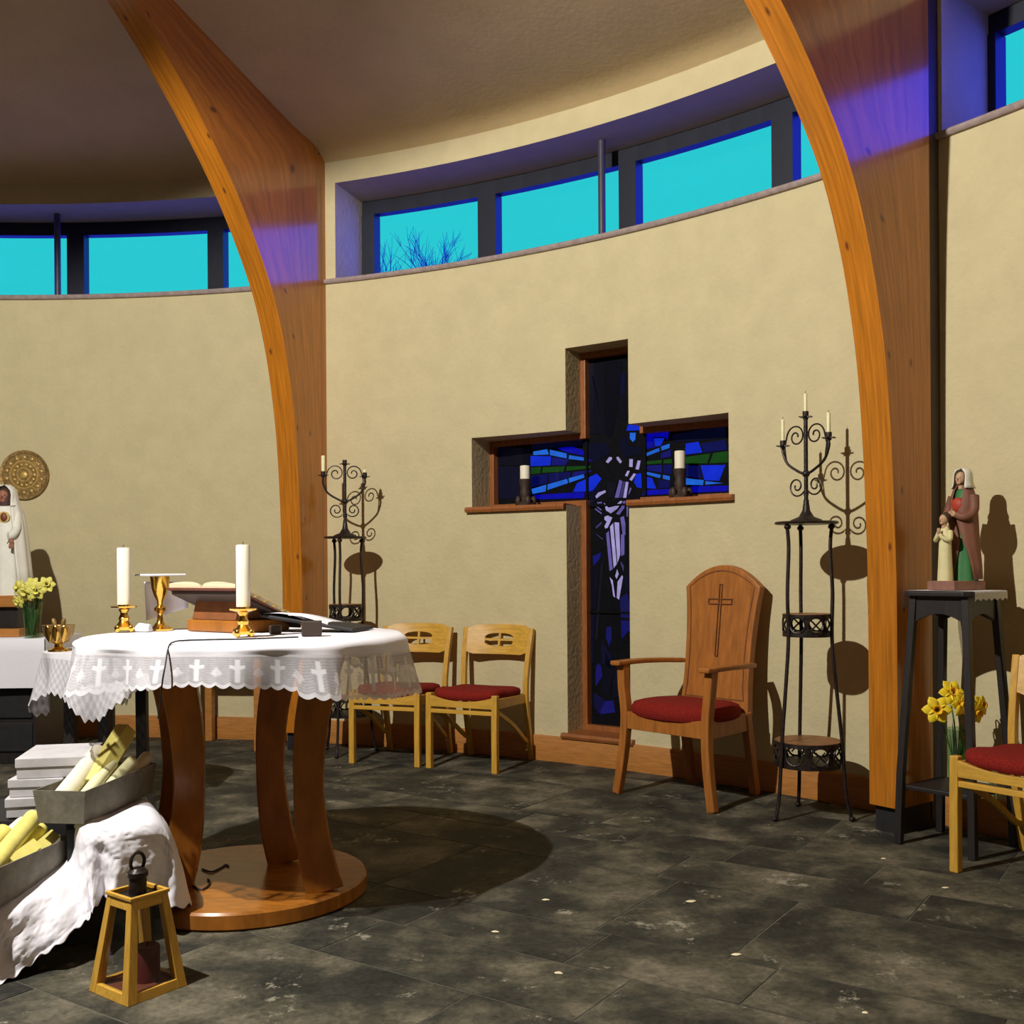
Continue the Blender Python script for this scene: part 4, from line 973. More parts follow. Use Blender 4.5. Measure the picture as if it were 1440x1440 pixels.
def hood(root, c, r, m_, yaw, back=1.25, drop=1.6, name='veil'):
    # shell around the head, open towards the face
    b = MB(); m = Matrix.Rotation(yaw, 4, 'Z'); rows = []; n = 26
    for k, (zz, rr, op) in enumerate(((1.22, .08, 0), (1.20, .45, .2), (1.02, .92, .55), (.6, 1.18, .8), (.1, 1.26, .85), (-.5, 1.28, .8), (-1.0, 1.35, .75), (-drop, 1.6, .7))):
        row = []
        for i in range(n + 1):
            a = -pi / 2 + op + (2 * pi - 2 * op) * i / n
            row.append(Vector(c) + m @ Vector((rr * r * cos(a) * .92, rr * r * sin(a) * (back if sin(a) > 0 else 1.0), zz * r)))
        rows.append(row)
    b.grid(rows); o_ = b.build(name, m_, root, smooth=60); s_ = o_.modifiers.new('t', 'SOLIDIFY'); s_.thickness = r * .14; s_.offset = 0
def saint_statue():
    # woman with book and a small child praying at her side, on one base; both face left
    rt = radians(-62); root = thing('painted_statue', 'painted statue of a veiled woman in brown cloak with a child', 'statue', SCn + Vector((0.020, 0, SZ)), rt); root.scale = (1.06, 1.0, 1.06)
    b = MB(); b.box((-.004, -.012, 0.018), (0.125, 0.19, 0.036)); b.build('base', 'plinth', root, bevel=0.004)
    wx, wy = 0.0, 0.030; z0 = 0.036
    b = MB(); b.loft([(wx, wy - .006, z0, .058, .052, .05), (wx, wy - .006, z0 + .06, .052, .046, .06), (wx, wy - .004, z0 + .15, .045, .038, .05), (wx, wy, z0 + .24, .044, .036, .03), (wx, wy, z0 + .30, .042, .034), (wx, wy, z0 + .345, .030, .026), (wx, wy, z0 + .365, .014, .014)], 40, k=9); b.build('dress', 'green', root, smooth=60)
    # cloak: open in front, low on the sides
    b = MB(); rows = []
    for z, r, op, ct in ((.005, .070, .62, .60), (.06, .066, .50, .58), (.11, .062, .30, .55), (.15, .059, .10, .45), (.20, .057, .05, .2), (.24, .056, .06, .0), (.27, .055, .20, 0), (.30, .053, .42, 0), (.325, .048, .52, 0), (.35, .040, .58, 0), (.372, .026, .62, 0)):
        row = []
        for i in range(41):
            a = -pi / 2 + ct + op + (2 * pi - 2 * op) * i / 40; w = 1 + .05 * sin(9 * a + z * 20) * (1 - z)
            row.append((wx + r * w * cos(a), wy + r * .92 * w * sin(a), z0 + z))
        rows.append(row)
    b.grid(rows); o_ = b.build('cloak', 'cloak', root, smooth=60); s_ = o_.modifiers.new('t', 'SOLIDIFY'); s_.thickness = .006
    hz = z0 + .400
    head(root, (wx, wy - .014, hz - .004), .026, 'skin', 0.1)
    hood(root, (wx, wy - .004, hz), .0285, 'veil', 0.1, drop=1.5)
    for s in (-1, 1):
        b = MB(); b.tube(catmull([(wx + s * .046, wy, z0 + .325), (wx + s * .058, wy - .018, z0 + .265), (wx + s * .040, wy - .050, z0 + .245), (wx + s * .012, wy - .062, z0 + .255)], 5), .021, 10, r2=.013); b.build('sleeve', 'cloak', root, smooth=60)
        b = MB(); hc = Vector((wx + s * .008, wy - .070, z0 + .257)); b.ell(hc, (.010, .008, .012), 10, 6)
        for k in range(4): b.tube([hc + Vector((-s * .004, -.004, -.008 + .005 * k)), hc + Vector((-s * .016, -.007, -.007 + .005 * k)), hc + Vector((-s * .020, -.002, -.006 + .005 * k))], .0024, 6)
        b.tube([hc + Vector((0, .002, .008)), hc + Vector((-s * .008, -.004, .016))], .0027, 6); b.build('hand', 'skin', root, smooth=60)
    b = MB(); b.ell((wx, wy - .034, z0 + .292), (.030, .018, .030), 16, 10); b.build('red_bodice', 'scarlet', root, smooth=True)
    # child
    cx, cy = -.012, -.066
    b = MB(); b.loft([(cx, cy, z0, .030, .030, .05), (cx, cy, z0 + .08, .026, .026, .05), (cx, cy, z0 + .15, .024, .022, .02), (cx, cy, z0 + .185, .026, .020), (cx, cy, z0 + .205, .014, .012), (cx, cy, z0 + .215, .008, .008)], 30, k=8); b.build('child_robe', 'cream', root, smooth=60)
    head(root, (cx, cy - .006, z0 + .236), .021, 'skin', -.1)
    b = MB(); rows = []
    b.ell((cx, cy + .003, z0 + .243), (.020, .021, .022), 14, 8); b.build('hair', 'hair', root, smooth=60)
    for s in (-1, 1):
        b = MB(); b.tube(catmull([(cx + s * .024, cy, z0 + .19), (cx + s * .032, cy - .014, z0 + .158), (cx + s * .014, cy - .032, z0 + .165), (cx + s * .004, cy - .036, z0 + .180)], 5), .011, 8, r2=.007); b.build('child_sleeve', 'cream', root, smooth=60)
        b = MB(); b.ell((cx + s * .003, cy - .038, z0 + .192), (.0035, .005, .012), 8, 6); b.build('hand', 'skin', root, smooth=60)
saint_statue()

# ---- flowers
def daffodil_parts(root, p0, p1, face, r, pm):
    p0, p1, face = Vector(p0), Vector(p1), Vector(face).normalized()
    mid = p0.lerp(p1, .6) + Vector((0, 0, .02))
    b = MB(); b.tube(catmull([p0, mid, p1 + Vector((0, 0, r * .35)) - face * r * .5, p1], 5), .0032, 6); b.build('stem', 'stem', root, smooth=60)
    q = face.to_track_quat('Z', 'Y').to_matrix().to_4x4()
    b = MB()
    for k in range(6):
        a = 2 * pi * k / 6; m = q @ Matrix.Rotation(a, 4, 'Z')
        rows = []
        for i in range(6):
            t = i / 5; w = r * .36 * sin(pi * (0.12 + .88 * t))**.8 * (1 if t < .99 else .05)
            rows.append([p1 + m @ Vector((r * (.12 + .9 * t), w * s, r * (.10 * sin(t * 3) + .06 * abs(s)))) for s in (-1, 0, 1)])
        b.grid(rows)
    o_ = b.build('petals', pm, root, smooth=60); s_ = o_.modifiers.new('t', 'SOLIDIFY'); s_.thickness = .0015
    b = MB(); rows = []
    for z, rr in ((0, .16), (.25, .20), (.45, .24), (.55, .33)): rows.append([p1 + q @ Vector((r * rr * (1 + (.1 * sin(6 * a) if z > .5 else 0)) * cos(a), r * rr * (1 + (.1 * sin(6 * a) if z > .5 else 0)) * sin(a), r * z)) for a in (2 * pi * i / 18 for i in range(18))])
    b.grid(rows, True); o_ = b.build('trumpet', 'trumpet' if pm == 'petal' else pm, root, smooth=60); s_ = o_.modifiers.new('t', 'SOLIDIFY'); s_.thickness = .001
def leaf(b, p0, p1, w):
    p0, p1 = Vector(p0), Vector(p1); d = p1 - p0; sd = Vector((d.y, -d.x, 0)); sd = sd.normalized() if sd.length > 1e-4 else Vector((1, 0, 0)); sd = (sd + Vector((.3, .4, 0))).normalized()
    rows = []
    for i in range(7):
        t = i / 6; c = p0.lerp(p1, t); ww = w * (sin(pi * (.15 + .85 * t)) + .02); rows.append([c - sd * ww, c + Vector((0, 0, .001)), c + sd * ww])
    b.grid(rows)
vp = Vector((SCn.x + 0.012, SCn.y - 0.005, 0.2445))
def vase(name, label, loc, rb, rt, h):
    root = thing(name, label, 'vase', loc)
    b = MB(); b.lathe([(0, 0), (rb, 0), (rb * 1.02, h * .3), (rb + (rt - rb) * .6, h * .8), (rt, h), (rt - .003, h), (rb + (rt - rb) * .6 - .003, h * .8), (rb - .003, .008), (0, .008)], n=28); b.build('glass', 'vase', root, smooth=40)
    return root
v_ = vase('glass_vase', 'clear glass vase of daffodils on the shelf of the black stand', vp, 0.042, 0.056, 0.235)
b = MB(); rl = random.Random(5)
for k in range(12):
    a = rl.uniform(0, 6.28); leaf(b, vp + Vector((.015 * cos(a), .015 * sin(a), .012)), vp + Vector((.045 * cos(a), .045 * sin(a), rl.uniform(.20, .27))), .008)
o_ = b.build('daffodil_leaves', 'stem', smooth=60); tag(o_, 'bunch of green stems and leaves in the vase under the statue', 'leaves')
for (px, py, dy, fx, fz, r, lab) in ((1318, 998, -.09, -.25, .1, .058, 'yellow daffodil lowest on the left of the vase under the statue'), (1338, 974, -.02, .1, .35, .055, 'yellow daffodil standing highest in the vase under the statue'), (1352, 990, -.10, .35, -.05, .052, 'yellow daffodil facing front in the middle of the vase under the statue'),
                                     (1372, 1002, -.03, .6, -.1, .050, 'yellow daffodil drooping on the right of the vase under the statue'), (1378, 992, .06, .5, .2, .046, 'yellow daffodil at the back right of the vase under the statue')):
    p1 = at(px, py, vp.y + dy); rt = thing('daffodil', lab, 'flower', vp + Vector((0, 0, .02)), 0, 'daffodils under the statue')
    daffodil_parts(rt, (0, 0, 0), p1 - vp - Vector((0, 0, .02)), (fx, -1, fz), r, 'petal')

# ---- far left: side altar with statue, plaque, flowers
def side_altar():
    z = 0.75
    root = thing('side_altar_table', 'dark side table under a white cloth at the far left wall', 'table', (-3.45, 6.47, 0))
    b = MB(); b.box((0, 0, 0.735), (1.36, 0.5, 0.03)); b.build('tabletop', 'black_wood', root)
    b = MB(); b.box((-0.02, 0.03, 0.36), (1.24, 0.42, 0.715)); b.build('cabinet', 'black_wood', root)
    for k in range(3):
        b = MB(); b.box((-0.02, -0.185, 0.16 + 0.2 * k), (1.20, 0.02, 0.17)); b.build('drawer_front', 'black', root, bevel=.004)
    b = MB(); rows = []
    x0, x1, y0, y1 = -.69, .69, -.262, .255
    N = 60
    for q in range(8):
        row = []
        for i in range(N + 1):
            x = x0 + (x1 - x0) * i / N
            if q == 0: row.append((x, y1, .0035))
            elif q == 1: row.append((x, 0, .0035))
            elif q == 2: row.append((x, y0 + .004, .003))
            else: row.append((x, y0 - .004 + .004 * sin(14 * x) * (q - 2) / 5, -.004 - (q - 3) / 4 * .285))
        rows.append(row)
    b.grid(rows)
    rows = []
    for q in range(5): rows.append([(x1 + (0 if q == 0 else .004), y0 + (y1 - y0) * i / 12, .003 if q == 0 else -.004 - (q - 1) / 3 * .285) for i in range(13)])
    b.grid(rows)
    o_ = b.build('white_tablecloth', 'linen', smooth=50); o_.location = (-3.45, 6.47, z); tag(o_, 'plain white cloth on the side table at the far left', 'tablecloth')
side_altar()
def plaque():
    t, z = cyl(35, 668, R - .012); p = pol(t, R - .012, z); root = thing('wall_plaque', 'round embossed brass plaque on the left wall behind the statue', 'plaque', p, -t)
    m = Matrix.Rotation(pi / 2, 4, 'X')
    b = MB(); b.lathe([(0, 0), (.168, 0), (.172, .006), (.168, .012), (.150, .010), (.148, .006), (0, .006)], n=56, m=m); b.build('disc', 'oldbrass', root, smooth=30)
    b = MB(); b.lathe([(.088, .004), (.092, .012), (.098, .012), (.102, .004)], n=48, m=m); b.lathe([(.040, .004), (.043, .013), (.048, .013), (.051, .004)], n=40, m=m)
    for k in range(14):
        a = 2 * pi * k / 14; b.ell((.072 * cos(a), -.009, .072 * sin(a)), (.011, .006, .011), 8, 5)
        b.ell((.122 * cos(a + .2), -.008, .122 * sin(a + .2)), (.012, .005, .012), 8, 5)
    b.ell((0, -.010, 0), (.026, .008, .026), 12, 6); b.build('relief', 'goldpaint', root, smooth=45)
plaque()
def white_statue():
    p = at(9, 840, 6.45); z = 0.75 + .0045
    pl = thing('statue_plinth', 'brown wooden plinth under the white robed statue', 'plinth', (p.x, p.y, z))
    b = MB(); b.box((0, 0, .025), (.27, .24, .05)); b.build('foot_slab', 'skirt', pl, bevel=.004)
    b = MB(); b.box((0, .02, .115), (.21, .18, .13)); b.build('body', 'black_wood', pl, bevel=.004)
    b = MB(); b.box((0, 0, .215), (.25, .22, .07)); b.build('top_slab', 'skirt', pl, bevel=.006)
    z += .25
    root = thing('robed_statue', 'white robed statue with a heart on its chest by the plaque', 'statue', (p.x, p.y, z), 0.12)
    b = MB(); b.loft([(0, 0, 0, .125, .10, .04), (0, 0, .12, .115, .09, .05), (0, 0, .28, .10, .075, .04), (0, 0, .42, .098, .07, .02), (0, 0, .50, .092, .065), (0, 0, .545, .06, .05), (0, 0, .565, .03, .03)], 56, k=12); b.build('robe', 'veil', root, smooth=60)
    head(root, (0, -.018, .605), .045, 'skin_shade')
    b = MB(); b.loft([(0, -.010, .545, .050, .046), (0, -.004, .60, .052, .048), (0, 0, .64, .046, .044), (0, 0, .662, .02, .02)], 20); b.build('hair', 'hair', root, smooth=60)
    hood(root, (0, 0, .605), .056, 'veil', 0, drop=1.05)
    b = MB(); rows = []
    for zz, r, op in ((.01, .160, .75), (.15, .148, .70), (.30, .134, .62), (.42, .120, .60), (.50, .104, .58), (.55, .086, .66), (.60, .072, .80), (.635, .066, .85)):
        rows.append([(r * (1 + .03 * sin(11 * a)) * cos(a), r * .8 * (1 + .03 * sin(11 * a)) * sin(a), zz) for a in (-pi / 2 + op + (2 * pi - 2 * op) * i / 48 for i in range(49))])
    b.grid(rows); o_ = b.build('mantle', 'veil', root, smooth=60); s_ = o_.modifiers.new('t', 'SOLIDIFY'); s_.thickness = .01
    b = MB(); b.ell((.015, -.074, .475), (.020, .010, .027), 12, 8); b.build('heart', 'leather', root, smooth=True)
    b = MB(); b.lathe([(.024, 0), (.034, .0), (.034, .006), (.024, .006)], (.015, -.066, .475), 20, m=Matrix.Rotation(pi / 2, 4, 'X')); b.build('heart_halo', 'goldpaint', root)
    for s in (-1, 1):
        b = MB(); b.tube(catmull([(s * .070, -.02, .50), (s * .082, -.055, .41), (s * .068, -.09, .365), (s * .050, -.105, .36)], 5), .030, 10, r2=.024); b.build('sleeve', 'veil', root, smooth=60)
        b = MB(); hc = Vector((s * .07, -.112, .325)); b.ell(hc, (.013, .010, .022), 10, 6)
        for k in range(4): b.tube([hc + Vector((-.009 + .006 * k, -.002, -.014)), hc + Vector((-.010 + .0065 * k, -.008, -.032)), hc + Vector((-.010 + .0065 * k, -.006, -.042 + .003 * abs(k - 1.5)))], .0033, 6)
        b.tube([hc + Vector((-s * .012, -.002, .004)), hc + Vector((-s * .021, -.008, -.012))], .0036, 6); b.build('hand', 'skin_shade', root, smooth=60)
    return p
wp = white_statue()
v2 = at(46, 893, 6.26); v2.z = .7545
vase('glass_vase', 'clear glass vase of daffodils beside the white robed statue', v2, 0.048, 0.062, 0.215)
b = MB(); rl = random.Random(8)
for k in range(14):
    a = rl.uniform(0, 6.28); leaf(b, v2 + Vector((.02 * cos(a), .02 * sin(a), .012)), v2 + Vector((.05 * cos(a), .05 * sin(a), rl.uniform(.20, .27))), .011)
tag(b.build('daffodil_leaves', 'stem', smooth=60), 'bunch of green stems and leaves in the vase beside the white statue', 'leaves')
for (px, py, dy, fx, fz, r, lab) in ((38, 832, -.05, -.2, -.2, .062, 'pale daffodil hanging low at the front left of the far left vase'), (52, 830, -.06, .2, -.15, .060, 'pale daffodil hanging low at the front right of the far left vase'), (66, 822, .0, .5, .3, .052, 'pale daffodil reaching out to the right of the far left vase'),
                                     (28, 826, -.01, -.5, .2, .050, 'pale daffodil leaning left in the far left vase'), (46, 822, .03, .1, .5, .05, 'pale daffodil at the top of the far left vase'), (27, 846, -.04, -.4, -.4, .045, 'yellow daffodil drooping beside the plinth of the white statue')):
    p1 = at(px, py, v2.y + dy); rt = thing('daffodil', lab, 'flower', v2 + Vector((0, 0, .02)), 0, 'daffodils by the white statue')
    daffodil_parts(rt, (0, 0, 0), p1 - v2 - Vector((0, 0, .02)), (fx, -1, fz), r, 'petal_pale')

# ---- small round table under a lace cloth with a brass bowl, left of the altar
def lace_table():
    c = at(150, 915, 5.10); c.z = 0; z = 0.765
    root = thing('small_round_table', 'small dark round table on four legs left behind the altar', 'table', c)
    b = MB(); b.lathe([(0, z - .025), (.27, z - .025), (.275, z - .012), (.27, z), (0, z)], n=40); b.build('tabletop', 'black_wood', root, smooth=40)
    for k in range(4):
        a = radians(18 + 90 * k); b = MB(); b.bar([(.165 * cos(a), .165 * sin(a), 0), (.16 * cos(a), .16 * sin(a), z - .025)], .052, .045, (1, 0, 0)); b.build('leg', 'black_wood', root, bevel=.004)
    N = 480; K = 30; b = MB(); rows = []; cols = []
    ext = lambda a: min(.60, 0.47 / max(abs(cos(a - .95)), abs(sin(a - .95))))
    for r in (.01, .15, .265): rows.append([(r * cos(2 * pi * i / N), r * sin(2 * pi * i / N), .004) for i in range(N)]); cols.append([1.0] * N)
    for k in range(K + 1):
        q = k / K; row = []; cc = []
        for i in range(N):
            a = 2 * pi * i / N; h = (ext(a) - .285) * q; u = i / N * 64
            saw = .020 * abs((u % 1) - .5) * 2 * (1 if q > .99 else q**6)
            f = (.5 * sin(11 * a + .4) + .5 * sin(7 * a + 2)); rad = .282 + .045 * f * q + .02 * q
            row.append((rad * cos(a), rad * sin(a), .002 - h + saw)); d = .82 + .10 * sin(u * 6.28) * sin(k * .9)
            if q < .12: d = .95
            cc.append(d)
        rows.append(row); cols.append(cc)
    b.grid(rows, True, cols=cols); o_ = b.build('lace_tablecloth', 'lace', smooth=70); o_.location = c + Vector((0, 0, z))
    tag(o_, 'white lace cloth hanging in points from the small round table', 'tablecloth')
    p = at(83, 909, 5.0); p.z = z + .0045
    r_ = thing('brass_bowl', 'footed brass bowl on the lace covered table left of the altar', 'bowl', p)
    b = MB(); b.lathe([(0, 0), (.048, 0), (.046, .008), (.020, .020), (.018, .034)], n=28); b.build('foot', 'brass', r_, smooth=40)
    b = MB(); b.lathe([(.018, .034), (.045, .046), (.066, .078), (.072, .118), (.076, .124), (.070, .122), (.060, .080), (.0, .046)], n=32); b.build('bowl', 'oldbrass', r_, smooth=40)
    for k, dx in enumerate((-.012, .018)):
        b = MB(); b.lathe([(0, 0), (.007, 0), (.012, .04), (.009, .055), (0, .06)], (dx, -.01 * k, .10), 10, m=Matrix.Rotation(.25 * (k * 2 - 1), 4, 'Y')); b.build('handle', 'oldbrass', r_, smooth=40)
    for k in range(3):
        b = MB(); a = -1.9 + .55 * k; rows = []
        for i in range(7):
            t = i / 6; w = .016 * sin(pi * (.1 + .88 * t)); rr = .079 - .020 * t; zz = .125 - .085 * t
            rows.append([(rr * cos(a + w / .07 * s), rr * sin(a + w / .07 * s), zz) for s in (-1, 0, 1)])
        b.grid(rows); o2 = b.build('gilt_leaf', 'brass', r_, smooth=60); s_ = o2.modifiers.new('t', 'SOLIDIFY'); s_.thickness = .003
lace_table()

# ================================================================ FOREGROUND
# ---- stepped stand, cloth, boxes of candles
def steps():
    root = thing('stepped_stand', 'dark two-step stand hidden under the white cloth at lower left', 'stand', (-1.5, 3.3, 0))
    o_ = Vector((-1.5, 3.3, 0)); L = lambda P: [(x - o_.x, y - o_.y) for x, y in P]
    b = MB(); b.prism(L([(-1.375, 3.24), (-1.125, 3.37), (-1.31, 3.80), (-1.80, 3.70), (-1.80, 3.36), (-1.43, 3.36)]), 'z', 0, .352); b.build('upper_step', 'black', root)
    b = MB(); b.prism(L([(-1.425, 3.02), (-1.41, 3.35), (-1.98, 3.35), (-1.98, 3.02)]), 'z', 0, .178); b.build('lower_step', 'black', root)
steps()
def step_cloth():
    C_ = [[(-80, 1215, 3.38), (-70, 1290, 2.95), (-66, 1340, 2.92), (-62, 1395, 2.86)], [(0, 1222, 3.34), (0, 1279, 2.98), (0, 1330, 2.95), (0, 1384, 2.925)],
          [(55, 1210, 3.40), (52, 1250, 3.10), (58, 1300, 3.03), (62, 1343, 3.0)], [(88, 1193, 3.42), (100, 1214, 3.22), (108, 1255, 3.12), (122, 1294, 3.08)],
          [(110, 1154, 3.28), (116, 1166, 3.20), (128, 1215, 3.165), (134, 1275, 3.13)], [(150, 1135, 3.50), (158, 1160, 3.22), (166, 1205, 3.19), (163, 1258, 3.175)],
          [(196, 1122, 3.62), (214, 1151, 3.29), (228, 1200, 3.275), (214, 1264, 3.26)], [(206, 1122, 3.68), (236, 1160, 3.40), (256, 1215, 3.40), (269, 1274, 3.40)],
          [(200, 1122, 3.75), (226, 1150, 3.60), (244, 1200, 3.58), (256, 1250, 3.56)]]
    G = [[at(*p) for p in c] for c in C_]
    cols = [catmull(c, 22) for c in G]; n = len(cols[0])
    rows = [catmull([c[i] for c in cols], 24) for i in range(n)]
    out_ = []
    for i, r in enumerate(rows):
        v = i / (n - 1); rr = []
        for j, p in enumerate(r):
            u = j / (len(r) - 1)
            am = max(0, (v - .30)) * .085
            f = sin(u * 62 + 2 * v) * .40 + sin(u * 37 + 1 + 2 * v) * .45 + .9 * noise.noise(Vector((u * 15, v * 3, 1.7)))
            wr = (.008 * noise.noise(Vector((u * 26, v * 9, 4))) + .007 * (.5 - abs(noise.noise(Vector((u * 52 + v * 8, v * 20, 9)))))) * min(1, v * 3)
            q = p + Vector((.25, -.9, 0)) * (am * f * .55 + wr)
            if v > .97: q.z += .006 * sin(u * 140)
            q.z = max(q.z, .004)
            rr.append(q)
        out_.append(rr)
    b = MB(); b.grid(out_); o_ = b.build('white_cloth', 'linen', smooth=80); s_ = o_.modifiers.new('t', 'SOLIDIFY'); s_.thickness = .002
    tag(o_, 'crumpled white cloth draped over the steps beneath the candle boxes', 'cloth')
step_cloth()
def crate(label, corner, long_, short, ll, ls, h, flare=.012):
    # open box; corner = near bottom corner
    lg = Vector((*long_, 0)).normalized(); sh = Vector((*short, 0)).normalized(); c = Vector(corner)
    root = thing('candle_box', label, 'box', c + lg * ll / 2 + sh * ls / 2, 0, 'open boxes of candles')
    ctr = c + lg * ll / 2 + sh * ls / 2
    def ring(z, e): return [(c + lg * (ll + e if a else -e) + sh * (ls + e if b_ else -e)) - ctr + Vector((0, 0, z)) for a, b_ in ((0, 0), (1, 0), (1, 1), (0, 1))]
    b = MB(); t = .004
    b.grid([ring(0, 0), ring(h, flare), ring(h, flare - t), ring(t, -t)], True)
    V = [b.v(p) for p in ring(0, 0)]; b.face(V); V = [b.v(p) for p in ring(t, -t)]; b.face(V); b.build('box_body', 'board', root, weld=True)
    return ctr, lg, sh
def lying(label, p, d, r, ln, m, sides=20, group='loose candles in the boxes'):
    q = Vector(d).normalized().to_track_quat('Z', 'Y'); root = thing('church_candle', label, 'candle', p, 0, group)
    root.rotation_euler = q.to_euler()
    b = MB(); b.lathe([(0, 0), (r * .97, 0), (r, .004), (r, ln - .005), (r * .96, ln), (r * .3, ln - .003), (0, ln - .003)], n=sides); b.build('wax_body', m, root, smooth=40 if sides > 8 else 0)
    b = MB(); b.tube([(0, 0, ln - .004), (0, 0, ln + .006)], .0015, 6); b.build('wick', 'wick', root)
UB = at(118, 1163, 3.20); UB.z = .380
c1, l1, s1 = crate('open grey box of large candles on the upper step', UB, (.12, .99), (-.99, .12), .45, .145, .102)
def inbox(c, l, s, a, b_, z): return c + l * a + s * b_ + Vector((0, 0, z))
T_ = lambda l, s, up, sl=0.0: l * 1.0 + s * sl + Vector((0, 0, up))
lying('fat ivory candle lying at the near left of the upper box', inbox(c1, l1, s1, -.17, .035, .060), T_(l1, s1, .42, 0.02), .030, .27, 'wax')
lying('slimmer ivory candle beside the fat one in the upper box', inbox(c1, l1, s1, -.18, -.028, .045), T_(l1, s1, .38, 0.04), .021, .25, 'wax_p')
lying('six-sided yellow candle sticking up highest from the upper box', inbox(c1, l1, s1, -.05, .0, .075), T_(l1, s1, .62, 0.0), .040, .27, 'wax_y', 6)
lying('pale yellow candle along the right wall of the upper box', inbox(c1, l1, s1, -.08, -.045, .05), T_(l1, s1, .36, -.03), .022, .22, 'wax_p')
lying('pale candle at the far right end of the upper box', inbox(c1, l1, s1, .06, -.042, .055), T_(l1, s1, .42, -.10), .022, .18, 'wax')
lying('ivory candle low in the middle of the upper box', inbox(c1, l1, s1, -.03, .04, .045), T_(l1, s1, .18, .02), .026, .20, 'wax_p')
LB = onz(98, 1226, .205); LB2 = onz(0, 1274, .205)
dl = (LB - LB2).normalized(); st = LB2 - dl * .10
c2, l2, s2 = crate('open grey box of yellow candles on the lower step', st, (dl.x, dl.y), (-dl.y, dl.x), (LB - st).length, .20, .112, .010)
lying('long yellow candle slanting up across the lower box', inbox(c2, l2, s2, -.14, -.055, .075), T_(l2, s2, .34, .14), .027, .33, 'wax_y')
lying('yellow candle lying along the far side of the lower box', inbox(c2, l2, s2, -.16, .03, .060), T_(l2, s2, .34, .05), .027, .28, 'wax_y')
lying('square yellow candle lying at the right of the lower box', inbox(c2, l2, s2, -.02, -.062, .088), T_(l2, s2, .20, -.02), .026, .12, 'wax_y', 4)
lying('square pale yellow candle at the far end of the lower box', inbox(c2, l2, s2, .09, -.062, .092), T_(l2, s2, .22, .03), .025, .11, 'wax_y', 4)
lying('fat ivory candle at the far left end of the lower box', inbox(c2, l2, s2, -.02, .045, .075), T_(l2, s2, .30, .0), .032, .24, 'wax')
lying('yellow candle stub sticking up at the back of the lower box', inbox(c2, l2, s2, .07, -.01, .075), T_(l2, s2, .45, .0), .026, .15, 'wax_y')
# white lidded boxes stacked behind
def flat_box(label, loc, size, rz):
    root = thing('white_box', label, 'box', loc, rz, 'white boxes stacked behind the candle box')
    b = MB(); b.box((0, 0, size[2] * .32), (size[0] - .008, size[1] - .008, size[2] * .64)); b.build('tray', 'whiteboard', root, bevel=.002)
    b = MB(); b.box((0, 0, size[2] * .77), (size[0], size[1], size[2] * .46)); b.build('lid', 'whiteboard', root, bevel=.002)
bp = at(58, 1143, 3.52); bz = .357
flat_box('white lidded box at the bottom of the stack behind the candle box', (bp.x, bp.y, bz), (.17, .26, .062), .25)
flat_box('white lidded box in the middle of the stack behind the candle box', (bp.x + .02, bp.y + .01, bz + .063), (.17, .26, .058), .12)
flat_box('white lidded box on top of the stack behind the candle box', (bp.x + .055, bp.y + .03, bz + .122), (.22, .28, .066), .20)

